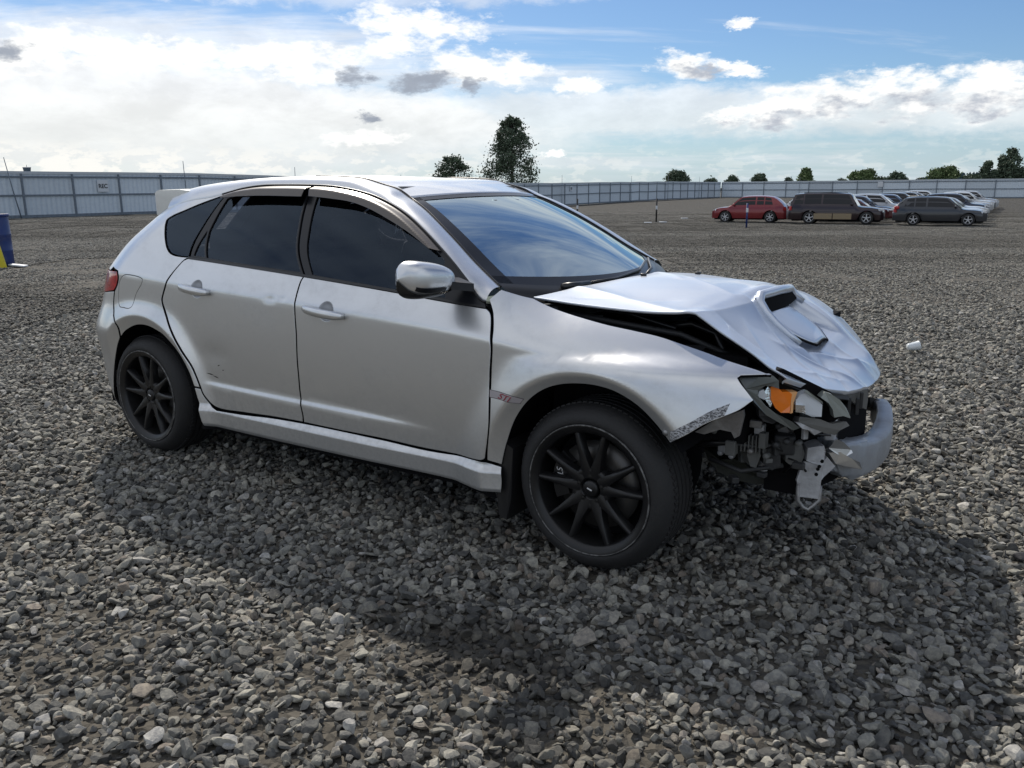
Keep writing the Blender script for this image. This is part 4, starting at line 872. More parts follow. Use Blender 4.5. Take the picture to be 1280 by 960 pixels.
# --- wheels
def wheel(x, y, z, flip=1, front=True, nm='wheel'):
    tmb = MB(); pr = [(.232, .020), (.240, .005), (.247, .001), (.260, .001), (.276, .008), (.290, .021), (.300, .036), (.306, .050), (.3095, .062)]
    for g in (.085, .118, .150, .182): pr += [(.3115, g - .005), (.3035, g - .004), (.3035, g + .004), (.3115, g + .005)]
    pr += [(.3095, .205), (.302, .225), (.290, .238), (.262, .240), (.232, .225)]
    w = tmb.lathe(pr, 96).obj(nm, None, hb, True); autosmooth(w, 40); w.name = nm
    w.data.materials.clear(); w.data.materials.append(RUB); w.location = (x, y, z)
    tr = MB()
    for k in range(84):                                              # tread sipes: shoulder blocks
        a = 2*math.pi*k/84
        for h, wd in ((.067, .024), (.198, .022)):
            c = Vector((math.cos(a)*.3102, h, math.sin(a)*.3102)); M = Matrix.Translation(c) @ Matrix.Rotation(-a, 4, 'Y') @ Matrix.Rotation(.35, 4, 'X')
            tr.box((0, 0, 0), (.0045, wd, .0150), M=M)
    s = tr.obj('tread_blocks', RUB, w); s['kind'] = 'stuff'
    rm = MB().lathe([(.2405, .004), (.2395, -.001), (.2355, -.001), (.226, .003), (.212, .010), (.208, .018), (.207, .030), (.205, .06), (.204, .10), (.209, .20), (.225, .225)], 96).obj('rim_barrel', RIMB, w, True)
    MB().lathe([(.2412, .003), (.2405, -.0022), (.2372, -.0026), (.2360, .000)], 96).obj('scuffed_rim_lip', LIP, w, True)
    for k in range(10):
        a = R(108 + 36*k + (3 if k % 2 else -3)); V = []; sec = [(.040, .034, .026, .040), (.070, .027, .022, .038), (.10, .020, .019, .036), (.15, .0140, .015, .034), (.190, .0115, .014, .04), (.2255, .012, .016, .04)]
        for r_, hw_, h0, dp_ in sec:
            for sx, hh in ((-1, h0 + dp_), (-.75, h0 + .004), (-.3, h0), (.3, h0), (.75, h0 + .004), (1, h0 + dp_)):
                lx, lz = r_, sx*hw_; V.append((lx*math.cos(a) - lz*math.sin(a), hh, lx*math.sin(a) + lz*math.cos(a)))
        F = [(i*6+q, i*6+(q+1) % 6, (i+1)*6+(q+1) % 6, (i+1)*6+q) for i in range(5) for q in range(6)]
        autosmooth(MB().add(V, F).obj('spoke', RIMB, w, True), 50)
    MB().lathe([(.0, .042), (.036, .042), (.038, .032), (.070, .024), (.080, .030), (.084, .08)], 40).obj('hub', RIMB, w, True)
    MB().lathe([(.0, .020), (.024, .021), (.030, .025), (.032, .045)], 32).obj('centre_cap', RIMB, w, True)
    MB().box((0, .0195, 0), (.020, .001, .005), rz=0, M=Matrix.Rotation(R(20), 4, 'Y')).obj('cap_mark', WHP, w)
    for k in range(5):
        a = R(90 + 72*k); MB().lathe([(0, .022), (.008, .023), (.010, .030), (.010, .05)], 6, 'y', (.047*math.cos(a), 0, .047*math.sin(a))).obj('lug_nut', STEELD, w, False)
    MB().lathe([(.06, .085), (.105, .086), (.163, .086), (.163, .11), (.06, .11)], 64).obj('brake_disc', DISC, w, True)
    MB().lathe([(.0, .13), (.20, .13)], 40).obj('hub_backing', SHELL, w, True)
    V = []
    a0, a1 = (R(140), R(205)) if front else (R(-25), R(35))
    cal = MB(); n = 10
    for i in range(n):
        a = a0 + (a1-a0)*i/(n-1)
        for r_, h in ((.115, .062), (.175, .062), (.18, .12), (.115, .12)): V.append((r_*math.cos(a), h, r_*math.sin(a)))
    F = [(i*4+q, i*4+(q+1) % 4, (i+1)*4+(q+1) % 4, (i+1)*4+q) for i in range(n-1) for q in range(4)] + [(0, 1, 2, 3), tuple((n-1)*4+q for q in range(4))]
    cal.add(V, F).obj('brake_caliper', BLK, w)
    if front: text('caliper_lettering', 'STI', .034, WHP, w, (-.146, .0600, .028), (R(90), R(78), 0), shear=.3)
    return w
LIP = mat('scuffed_lip', (.05, .05, .05), .5); t_ = NT(LIP.node_tree); t_.l.new(t_.mix(t_.step(t_.noise(t_.n.new('ShaderNodeTexCoord').outputs['Object'], 22, 6, .75), .40, .60), (.03, .03, .03), (.17, .168, .165)), t_.n['Principled BSDF'].inputs['Base Color'])
DISC = mat('brake_disc_steel', (.11, .105, .10), .4, metal=.7); STEELD = mat('dark_steel', (.03, .03, .03), .3, metal=.6)
wf = wheel(0, -.868, .318, front=True); wr = wheel(-2.625, -.868, .318, front=False)
def flipcopy(w):
    c = w.copy(); COL.objects.link(c); c.parent = hb; c.scale = (1, -1, 1); c.location.y = -w.location.y
    for ch in w.children:
        d = ch.copy(); COL.objects.link(d); d.parent = c
    return c
flipcopy(wf); flipcopy(wr)
# wheel wells, mud flap, floor
for xw in XW:
    V = []; F = []; n = 26
    for i in range(n):
        a = (R(-5) if xw < -1 else R(30)) + (R(160) if xw < -1 else R(165))*i/(n-1)
        for y, r_ in ((-.865 if xw > -1 else -.825, .400), (-.80, .402), (-.55, .402)): V.append((xw + r_*math.cos(a), y, .315 + r_*math.sin(a)))
    F = [(i*3+q, i*3+q+1, (i+1)*3+q+1, (i+1)*3+q) for i in range(n-1) for q in range(2)]
    both(meshobj('wheel_arch_liner', V, F, SHELL, hb))
    both(MB().lathe([(0, -.55), (.30, -.55)], 32, 'y', (xw, 0, .40)).obj('wheel_well_wall', SHELL, hb))
both(MB().prism([(-.355, -.865, .44), (-.395, -.865, .30), (-.375, -.875, .15), (-.340, -.875, .135), (-.325, -.865, .22), (-.315, -.865, .42)], (0, .20, 0)).obj('mud_flap', BLK, hb))
MB().box((-1.55, 0, .235), (3.2, 1.50, .07)).obj('floor_pan', SHELL, hb)
# --- cabin
SEAT = mat('seat_cloth', (.035, .036, .040), .85, bump=.3); DASH = mat('dashboard', (.045, .050, .050), .6, bump=.2)
def seat(x, y, wd=.50):
    s = MB().box((x + .22, y, .50), (.50, wd, .16), .05).obj('seat_cushion', SEAT, hb, True)
    M = Matrix.Translation((x - .10, y, .80)) @ Matrix.Rotation(R(-14), 4, 'Y')
    MB().box((0, 0, 0), (.14, wd, .60), .05, M=M).obj('seat_backrest', SEAT, hb, True)
    M = Matrix.Translation((x - .185, y, 1.16)) @ Matrix.Rotation(R(-12), 4, 'Y')
    MB().box((0, 0, 0), (.09, .27, .18), .04, M=M).obj('headrest', SEAT, hb, True)
seat(-1.35, -.38); seat(-1.35, .38)
M = Matrix.Translation((-2.36, 0, .80)) @ Matrix.Rotation(R(-20), 4, 'Y')
MB().box((0, 0, 0), (.14, 1.22, .56), .05, M=M).obj('rear_bench_backrest', SEAT, hb, True)
MB().box((-2.05, 0, .50), (.50, 1.22, .16), .05).obj('rear_bench_cushion', SEAT, hb, True)
for y in (-.38, .38): MB().box((-2.46, y, 1.10), (.08, .26, .13), .04).obj('headrest', SEAT, hb, True)
MB().prism([(-.95, -.70, .86), (-.80, -.70, .93), (-.42, -.68, .935), (-.36, -.3, .94), (-.33, 0, .94), (-.36, .3, .94), (-.42, .68, .935), (-.80, .70, .93), (-.95, .70, .86)], (0, 0, -.10)).obj('dashboard', DASH, hb)
a_ = np.linspace(0, 2*math.pi, 33)[:-1]
MB().tube([(-1.02 - .06*math.sin(q), .38 + .185*math.cos(q), .90 + .17*math.sin(q)) for q in a_], .014, 8, closed=True).obj('steering_wheel', BLK, hb, True)
for x in (): both(MB().box((x, -.66, 1.10), (.09, .05, .52), .01).obj('inner_pillar', SHELL, hb)) if x > -2 else None
MB().box((-.93, 0, 1.285), (.03, .22, .055), .01).obj('rear_view_mirror', BLK, hb, True)
MB().box((-1.75, 0, 1.365), (1.15, .90, .02)).obj('headliner', mat('headliner', (.16, .16, .155), .9), hb)
MB().prism([(-2.45, -.6, .98), (-3.05, -.6, .98), (-3.05, .6, .98), (-2.45, .6, .98)], (0, 0, .01)).obj('parcel_shelf', SHELL, hb)
# ---------------------------------------------------------------- ground
def sst(a, b, x): return sstep(a, b, x)
def ground_z(x, y):
    dx, dy = x - CAM[0], y - CAM[1]; d = np.hypot(dx, dy); az = np.degrees(np.arctan2(dx*VR[0] + dy*VR[1], dx*VF[0] + dy*VF[1]))
    az = np.where(np.abs(az) > 100, 100 - (np.abs(az) - 100)*1.3, az)
    T = sst(-22, 6, az)
    z = T*(-.84*sst(10, 42, d) + .47*sst(78, 138, d)) - .1*(1 - T)*sst(12, 40, d)
    # shallow ruts and humps in the loose stone, flat under the hatchback
    b = .022*np.sin(x*1.3 + .6*np.sin(y*.9))*np.sin(y*1.1 + 1.2) + .012*np.sin(x*2.9 + 1)*np.sin(y*2.3)
    off = sst(.4, 1.6, np.maximum(np.abs(x + 1.3) - 2.0, 0) + np.maximum(np.abs(y) - .9, 0))
    return z + b*off - .008
GRAVBASE = bpy.data.materials.new('gravel_ground'); GRAVBASE.use_nodes = True
t = NT(GRAVBASE.node_tree); b = t.n['Principled BSDF']; b.inputs['Roughness'].default_value = .95
geo = t.n.new('ShaderNodeNewGeometry').outputs['Position']
vor = t.n.new('ShaderNodeTexVoronoi'); vor.inputs['Scale'].default_value = 17; t.l.new(geo, vor.inputs['Vector'])
vd = t.n.new('ShaderNodeTexVoronoi'); vd.feature = 'DISTANCE_TO_EDGE'; vd.inputs['Scale'].default_value = 17; t.l.new(geo, vd.inputs['Vector'])
dist = t.v('LENGTH', t.v('SUBTRACT', geo, tuple(CAM)))
far = t.step(dist, 14, 30)
gs = t.n.new('ShaderNodeSeparateXYZ'); t.l.new(vor.outputs['Color'], gs.inputs[0])
stone = t.mix(gs.outputs[0], (.085, .083, .076), (.25, .24, .215))
soil = t.mix(t.noise(geo, 40, 4, .7), (.040, .036, .029), (.12, .108, .086))
patch = t.noise(geo, .35, 5, .6); stripe = t.noise(t.v('MULTIPLY', geo, (.25, .05, 1)), 1, 4, .6)
farc = t.mix(t.step(t.m('ADD', t.m('MULTIPLY', patch, .5), t.m('MULTIPLY', stripe, .5)), .42, .62, 0, .75), t.mix(1, stone, (.25, .24, .22), 'MULTIPLY'), (.036, .034, .027))  # far sheet darkened to stand in for shade between stones
t.l.new(t.mix(far, soil, farc), b.inputs['Base Color'])
bp_ = t.n.new('ShaderNodeBump'); bp_.inputs['Strength'].default_value = .9; bp_.inputs['Distance'].default_value = .03
hh = t.m('ADD', t.m('MULTIPLY', t.m('MINIMUM', vd.outputs[0], .35), 2.2), t.m('MULTIPLY', t.noise(geo, 60, 4, .7), .3)); t.l.new(hh, bp_.inputs['Height']); t.l.new(bp_.outputs[0], b.inputs['Normal'])
rads = np.concatenate([np.arange(0, 12, .22), np.arange(12, 60, 1.0), np.geomspace(60, 12000, 40)]); NA = 220
V = [(CAM[0], CAM[1], float(ground_z(CAM[0] + .001, CAM[1])))]; angs = np.linspace(0, 2*np.pi, NA, endpoint=False)
for r_ in rads[1:]:
    X, Y = CAM[0] + r_*np.cos(angs), CAM[1] + r_*np.sin(angs); V += list(np.stack([X, Y, ground_z(X, Y)], -1))
F = [(0, 1 + k, 1 + (k+1) % NA) for k in range(NA)]
for i in range(len(rads) - 2): F += [(1 + i*NA + k, 1 + (i+1)*NA + k, 1 + (i+1)*NA + (k+1) % NA, 1 + i*NA + (k+1) % NA) for k in range(NA)]
g = meshobj('gravel_ground', V, F, GRAVBASE); tag(g, kind='structure')

# ---------------------------------------------------------------- loose gravel
STONE = bpy.data.materials.new('crushed_stone'); STONE.use_nodes = True
t = NT(STONE.node_tree); b = t.n['Principled BSDF']; b.inputs['Roughness'].default_value = .88; b.inputs['Specular IOR Level'].default_value = .35
oi = t.n.new('ShaderNodeObjectInfo').outputs['Random']; wn = t.n.new('ShaderNodeTexWhiteNoise'); wn.noise_dimensions = '1D'
att = t.n.new('ShaderNodeAttribute'); att.attribute_name = 'rnd'; seed = t.m('ADD', t.m('MULTIPLY', oi, 17.3), att.outputs['Fac']); t.l.new(seed, wn.inputs['W'])
cr = t.n.new('ShaderNodeValToRGB'); e = cr.color_ramp; e.interpolation = 'LINEAR'
stops = [(0, (.060, .060, .058)), (.15, (.125, .125, .118)), (.45, (.215, .212, .194)), (.72, (.300, .292, .255)), (.86, (.37, .358, .312)), (.93, (.23, .195, .160)), (.96, (.36, .355, .335)), (1, (.46, .45, .42))]
e.elements[0].position = 0; e.elements[0].color = (*stops[0][1], 1); e.elements[1].position = 1; e.elements[1].color = (*stops[-1][1], 1)
for p, c in stops[1:-1]: q = e.elements.new(p); q.color = (*c, 1)
t.l.new(wn.outputs[0], cr.inputs[0])
geo = t.n.new('ShaderNodeNewGeometry').outputs['Position']
f = t.noise(geo, 55, 5, .7); c = t.mix(t.step(f, .32, .72), t.mix(1, cr.outputs[0], (.62, .62, .64), 'MULTIPLY'), t.mix(1, cr.outputs[0], (1.18, 1.16, 1.10), 'MULTIPLY'))
wet_shade_tone = t.n.new('ShaderNodeAttribute'); wet_shade_tone.attribute_type = 'INSTANCER'; wet_shade_tone.attribute_name = 'wet_shade_tone'
c = t.mix(t.m('MULTIPLY', wet_shade_tone.outputs['Fac'], .8), c, t.mix(1, c, (.22, .20, .18), 'MULTIPLY')); t.l.new(c, b.inputs['Base Color'])  # darkens for oil, painted gap shade and field tone alike
bp_ = t.n.new('ShaderNodeBump'); bp_.inputs['Strength'].default_value = .55; bp_.inputs['Distance'].default_value = .006
t.l.new(t.noise(geo, 130, 4, .75), bp_.inputs['Height']); t.l.new(bp_.outputs[0], b.inputs['Normal'])
def rock_mesh(i, sub, r=None):
    r = r or np.random.default_rng(100 + i); bm = bmesh.new(); bmesh.ops.create_icosphere(bm, subdivisions=sub, radius=1)
    V = np.array([v.co[:] for v in bm.verts]); F = [[v.index for v in f.verts] for f in bm.faces]; bm.free()
    for _ in range(int(r.integers(10, 16))):                             # shear flat facets off the blank
        n = r.normal(size=3); n /= np.linalg.norm(n); d = r.uniform(.42, .80); s = V @ n; V = V - np.outer(np.maximum(s - d, 0), n)
    V *= np.array([r.uniform(.85, 1.15), r.uniform(.65, .95), r.uniform(.32, .62)])
    if sub > 1: V += r.normal(0, .006, V.shape)
    return V, F
LIB = bpy.data.collections.new('stone_library'); NROCK = 14
for i in range(NROCK):
    V, F = rock_mesh(i, 3); me = bpy.data.meshes.new('stone'); me.from_pydata([tuple(v) for v in V], [], F); me.materials.append(STONE)
    me.update(); o = bpy.data.objects.new('stone_%02d' % i, me); LIB.objects.link(o)
    bm = bmesh.new(); bm.from_mesh(me)
    for f_ in bm.faces: f_.smooth = True
    for e_ in bm.edges: e_.smooth = e_.calc_face_angle(0) < R(13)
    bm.to_mesh(me); bm.free()
def instancer(name, pts, rot, scl, idx, wet_shade_vals, coll, label=None):
    me = bpy.data.meshes.new(name); me.from_pydata([tuple(p) for p in pts], [], []); n = len(pts)
    for nm, tp, a in (('rot', 'FLOAT_VECTOR', rot), ('scl', 'FLOAT_VECTOR', scl), ('idx', 'INT', idx), ('wet_shade_tone', 'FLOAT', wet_shade_vals)):
        at = me.attributes.new(nm, tp, 'POINT'); at.data.foreach_set('vector' if tp == 'FLOAT_VECTOR' else 'value', np.ascontiguousarray(a, np.int32 if tp == 'INT' else np.float32).ravel())
    o = bpy.data.objects.new(name, me); link(o); tag(o, kind='stuff')
    if label: o['label'] = label
    ng = bpy.data.node_groups.new(name, 'GeometryNodeTree'); ng.interface.new_socket('Geometry', in_out='INPUT', socket_type='NodeSocketGeometry'); ng.interface.new_socket('Geometry', in_out='OUTPUT', socket_type='NodeSocketGeometry')
    N = ng.nodes; L = ng.links; gi, go = N.new('NodeGroupInput'), N.new('NodeGroupOutput')
    m2p = N.new('GeometryNodeMeshToPoints'); iop = N.new('GeometryNodeInstanceOnPoints'); ci = N.new('GeometryNodeCollectionInfo'); ci.inputs['Collection'].default_value = coll; ci.inputs['Separate Children'].default_value = True; ci.inputs['Reset Children'].default_value = True
    def att_(nm, tp): a = N.new('GeometryNodeInputNamedAttribute'); a.data_type = tp; a.inputs[0].default_value = nm; return a.outputs[0]
    L.new(gi.outputs[0], m2p.inputs[0]); L.new(m2p.outputs[0], iop.inputs['Points']); L.new(ci.outputs[0], iop.inputs['Instance']); iop.inputs['Pick Instance'].default_value = True
    L.new(att_('idx', 'INT'), iop.inputs['Instance Index']); L.new(att_('rot', 'FLOAT_VECTOR'), iop.inputs['Rotation']); L.new(att_('scl', 'FLOAT_VECTOR'), iop.inputs['Scale']); L.new(iop.outputs[0], go.inputs[0])
    md = o.modifiers.new('scatter', 'NODES'); md.node_group = ng; return o
def vnoise(x, y, s, seed):
    r = np.random.default_rng(seed); T = r.random((64, 64)); x = x/s; y = y/s; i = np.floor(x).astype(int); j = np.floor(y).astype(int); fx_, fy_ = x - i, y - j; fx_ = fx_*fx_*(3-2*fx_); fy_ = fy_*fy_*(3-2*fy_)
    g_ = lambda a, b_: T[a % 64, b_ % 64]
    return (g_(i, j)*(1-fx_) + g_(i+1, j)*fx_)*(1-fy_) + (g_(i, j+1)*(1-fx_) + g_(i+1, j+1)*fx_)*fy_
def wedge(n, r0, r1, half):
    r_ = np.sqrt(rng.uniform(r0*r0, r1*r1, n)); a = rng.uniform(-half, half, n); f_, s_ = r_*np.cos(a), r_*np.sin(a)
    return CAM[0] + VF[0]*f_ + VR[0]*s_, CAM[1] + VF[1]*f_ + VR[1]*s_
NEAR = 11.0
def soilmask(x, y):
    """bare, silty patches between the stones"""
    m = .8*sst(.64, .80, .6*vnoise(x + 40, y + 40, .9, 3) + .4*vnoise(x + 20, y + 60, .33, 4))
    for cx, cy, rr_, k_ in ((-.15, -1.75, .42, .9), (.55, -1.55, .35, .6), (-1.05, -2.25, .45, .85), (-.55, -2.5, .35, .5), (-2.2, -1.9, .5, .45), (-.2, -2.6, .3, .6)):
        m = np.maximum(m, k_*sst(1.1, .3, np.hypot(x-cx, y-cy)/rr_ + .5*(vnoise(x + 9, y + 9, .12, 6) - .5)))
    return m
def oil(x, y): return np.maximum(sst(1.15, .35, np.hypot((x + .02)/.50, (y + 1.50)/.26) + .5*(vnoise(x + 9, y + 9, .10, 8) - .5)), .7*sst(1.1, .3, np.hypot((x - .45)/.55, (y + 1.75)/.20) + .6*(vnoise(x + 9, y + 9, .10, 9) - .5)))
layers = []
for n, smin, smax, lift, keep in ((150000, .006, .014, .0, 0), (200000, .0125, .0235, .35, 1), (40000, .022, .034, .5, 2), (900, .034, .045, .45, 3)):
    x, y = wedge(n, .5, NEAR, R(52)); s = smin + (smax - smin)*rng.beta(1.3, 2.2, n); sm = soilmask(x, y)
    if keep == 0:
        dd = np.hypot(x - CAM[0], y - CAM[1]); k = rng.random(n) < sst(8, 4, dd)*.9 + .1; k &= rng.random(n) < .55 + .45*sm
    else: k = rng.random(n) > sm*(.55, .85, .7)[keep-1]
    layers.append((x[k], y[k], s[k], np.full(k.sum(), lift), np.full(k.sum(), .62 if keep == 0 else .22 if keep == 1 else 0.)))  # smaller stones coloured darker to paint the shade in the gaps
x, y, s, lf_, gap_shade = (np.concatenate(q) for q in zip(*layers)); n = len(x)
z = ground_z(x, y) + s*lf_*rng.uniform(.3, 1.5, n) + .004*(vnoise(x, y, .15, 12) - .5)*6*0
tilt = .5
rot = np.stack([rng.normal(0, tilt, n), rng.normal(0, tilt, n), rng.uniform(0, 6.283, n)], 1)
scl = s[:, None]*rng.uniform(.82, 1.25, (n, 3)); scl[:, 2] *= 1.08
instancer('gravel_stones', np.stack([x, y, z], 1), rot, scl, rng.integers(0, NROCK, n), np.maximum(oil(x, y), gap_shade), LIB)
# farther off: square tiles of joined low stones
TL = bpy.data.collections.new('tile_library'); TS = 1.5; NT_ = 5
ROCKLO = [rock_mesh(40 + i, 1) for i in range(8)]
for i in range(NT_):
    r = np.random.default_rng(300 + i); Vs = []; Fs = []; rnd = []; k = 0; n = 1900
    for j in range(n):
        V, F = ROCKLO[int(r.integers(8))]; s_ = .015 + .022*r.beta(1.2, 2.4); a = r.uniform(0, 6.283); c_, s__ = math.cos(a), math.sin(a); V = V*s_*np.array([1, 1, 1.1])
        tl_ = r.normal(0, .3); V = V @ np.array([[1, 0, 0], [0, math.cos(tl_), -math.sin(tl_)], [0, math.sin(tl_), math.cos(tl_)]]).T
        V = np.stack([V[:, 0]*c_ - V[:, 1]*s__ + r.uniform(-.53, .53)*TS, V[:, 0]*s__ + V[:, 1]*c_ + r.uniform(-.53, .53)*TS, V[:, 2] + s_*.35*r.uniform(.2, 1.5)], 1)
        Vs.append(V); Fs += [(f_[0]+k, f_[1]+k, f_[2]+k) for f_ in F]; rnd += [r.uniform(0, 50)]*len(V); k += len(V)
    me = bpy.data.meshes.new('stone_tile'); me.from_pydata([tuple(v) for v in np.concatenate(Vs)], [], Fs); me.materials.append(STONE)
    at = me.attributes.new('rnd', 'FLOAT', 'POINT'); at.data.foreach_set('value', rnd); o = bpy.data.objects.new('tile_%d' % i, me); TL.objects.link(o)
P_ = []; st = TS*.95
gx, gy = np.meshgrid(np.arange(-70, 85, st), np.arange(-8, 90, st)); fx_, rx_ = gx.ravel(), gy.ravel()
fwd_d = gy.ravel(); side_d = gx.ravel(); rr_ = np.hypot(fwd_d, side_d); aa_ = np.arctan2(side_d, fwd_d); k = (rr_ > NEAR - .5) & (rr_ < 84) & (np.abs(aa_) < R(46))
fwd_d, side_d = fwd_d[k], side_d[k]; x = CAM[0] + VF[0]*fwd_d + VR[0]*side_d; y = CAM[1] + VF[1]*fwd_d + VR[1]*side_d; n = len(x)
rr_ = np.hypot(fwd_d, side_d); pat = vnoise(x + 100, y + 100, 6.0, 21)*.4 + vnoise(side_d*.12 + 100, fwd_d + 100, 2.2, 22)*.6
base_rot = math.atan2(VF[1], VF[0])
instancer('gravel_field', np.stack([x, y, ground_z(x, y) - .004], 1), np.stack([np.zeros(n), np.zeros(n), base_rot + rng.integers(0, 4, n)*math.pi/2], 1), np.stack([np.full(n, 1.0), np.full(n, 1.0), rng.uniform(.85, 1.1, n)], 1), rng.integers(0, NT_, n), .14 + .52*sst(.38, .66, pat) + .0*x, TL)  # tiles toned darker in noise patches

# ---------------------------------------------------------------- fence
FEN = mat('fence_sheet', (.58, .65, .71), .6, bump=.02, dirt=.35, dirtcol=(.42, .46, .50)); t_ = NT(FEN.node_tree); b_ = t_.n['Principled BSDF']; l_ = b_.inputs['Base Color'].links[0].from_socket; rv_ = t_.m('ADD', .86, t_.m('MULTIPLY', t_.n.new('ShaderNodeObjectInfo').outputs['Random'], .24)); t_.l.new(t_.mix(1, l_, t_.comb(rv_, rv_, rv_), 'MULTIPLY'), b_.inputs['Base Color'])
FPOST = mat('fence_post', (.15, .18, .215), .6, var=.15); FCAP = mat('fence_cap', (.50, .54, .57), .6)
FH = 2.62
def fence(A, B, label, inner, n, poles):
    A = np.array(A); B = np.array(B); L = np.linalg.norm(B - A); u = (B - A)/L; ang = math.atan2(u[1], u[0]); sp = L/n
    f = thing('sheet_fence', label, 'fence', (A[0], A[1], 0), 0)
    nr = max(8, int(sp/.30)); V = []; 
    for i in range(nr*2 + 1):
        x_ = sp*i/(nr*2); d_ = .018 if i % 2 else -.018; V += [(x_, d_, 0), (x_, d_, FH)]
    F = [(2*i, 2*i+2, 2*i+3, 2*i+1) for i in range(nr*2)]
    pm = bpy.data.meshes.new('fence_panel'); pm.from_pydata(V, [], F); pm.materials.append(FEN)
    def shared(mb, nm, m): o = mb.obj(nm, m); me = o.data; bpy.data.objects.remove(o); return me
    post = shared(MB().box((0, inner*.06, FH/2 - .05), (.11, .07, FH + .0)), 'fence_post', FPOST); 
    rail = shared(MB().box((sp/2, inner*.055, 0), (sp - .11, .05, .10)), 'fence_rail', FPOST); kick = shared(MB().box((sp/2, inner*.05, 0), (sp - .11, .05, .16)), 'fence_base_rail', FPOST)
    cap = shared(MB().box((sp/2, 0, 0), (sp, .08, .16)), 'fence_cap', FCAP)
    for i in range(n):
        p = A + u*sp*i; z = float(ground_z(p[0], p[1])) + .02; p2 = A + u*sp*(i+1); z2 = float(ground_z(p2[0], p2[1])) + .02; sl = -math.atan2(z2 - z, sp)
        for nm, me, dz in (('fence_panel', pm, 0), ('fence_post', post, 0), ('fence_rail', rail, FH - .24), ('fence_rail', rail, FH*.50), ('fence_base_rail', kick, .10), ('fence_cap', cap, FH)):
            o = bpy.data.objects.new(nm, me); link(o, f); o.location = (p[0] - A[0], p[1] - A[1], z + dz); o.rotation_euler = (0, 0 if nm == 'fence_post' else sl, ang)
    for s_, lean, hh_ in poles:
        p = A + u*s_; z = float(ground_z(p[0], p[1])); o = MB().tube([(0, 0, 0), (lean*.5, 0, FH*.6), (lean, 0, FH + hh_)], [.035, .032, .02], 6).obj('whip_pole', FPOST, None, True)
        o.location = (p[0] + inner*(-u[1])*.25, p[1] + inner*u[0]*.25, z); o.rotation_euler = (0, 0, ang)
        yield o
A0 = np.array([-50.78, 23.5]); B0 = np.array([-52.52, 142.39]); u0 = (B0 - A0)/np.linalg.norm(B0 - A0); start = A0 - u0*22.3
nL = 46
pol = list(fence(start, B0, 'long grey sheet-metal fence running away from the left edge to the far corner', -1, nL, [(22.3 - 1.2, -.55, .85), (22.3 + 10.2, -.08, .9), (22.3 + 20.2, .05, .8), (22.3 + 33.0, 0, .6), (22.3 + 62.6, 0, 1.0), (22.3 + 82, 0, .9), (22.3 + 95, 0, .9), (22.3 + 108, 0, .9)]))
B1 = np.array([40., 130.5]); pol += list(fence(B0 + [.3, 0], B1, 'far grey sheet-metal fence crossing behind the parked cars', -1, 24, [(14, 0, .7)]))
lab = ['leaning whip pole above the fence at far left', 'thin pole behind the spoiler of the silver hatchback', 'thin pole over the fence above the rear side window', 'thin pole over the fence above the hatchback roof', 'thin pole right of the tall tree', 'thin pole between the tall tree and the round bush', 'pole just left of the round bush', 'pole just right of the round bush', 'small pole on the far fence above the red car']
for o, l in zip(pol, lab): tag(o, l, 'pole', 'thin poles along the fence')
def on_fence(s_, off=.14):
    p = A0 + u0*s_; return np.array([p[0] + off*u0[1], p[1] - off*u0[0]])
SIGNW = mat('sign_white', (.62, .65, .68), .5); SIGNK = mat('sign_letters', (.02, .025, .03), .5)
p = on_fence(4.15); z = float(ground_z(*p)); sg = thing('lettered_sign', 'white square sign with black letters REC on the left fence', 'sign', (p[0], p[1], z + 1.86), math.atan2(u0[1], u0[0]))
MB().box((0, 0, 0), (.72, .02, .72)).obj('sign_board', SIGNW, sg)
text('sign_lettering', 'REC', .36, SIGNK, sg, (0, -.014, -.02), (R(90), 0, 0), scale=(.95, 1, 1), bold=.012)
p = on_fence(65.1); z = float(ground_z(*p)); sg2 = thing('small_sign', 'small blank white sign on the fence right of the tall tree', 'sign', (p[0], p[1], z + 2.05), math.atan2(u0[1], u0[0]))
MB().box((0, 0, 0), (.6, .02, .55)).obj('sign_board', SIGNW, sg2); MB().box((0, -.014, 0), (.36, .006, .3)).obj('sign_print', FPOST, sg2)
q = B0 + (B1 - B0)*.29; sg3 = thing('small_sign', 'small white sign on the far fence above the red car', 'sign', (q[0], q[1] - .15, float(ground_z(*q)) + 2.1), math.atan2(*(B1 - B0)[::-1])); MB().box((0, 0, 0), (.8, .02, .8)).obj('sign_board', SIGNW, sg3)

def px_dir(px, py=236.5):
    d = fwd + rt*(px - 640)/1050.2 - up*(py - 480)/1050.2; return d/np.linalg.norm(d)
def at_dist(px, d):
    v = px_dir(px)[:2]; v /= np.linalg.norm(v); return CAM[0] + v[0]*d, CAM[1] + v[1]*d
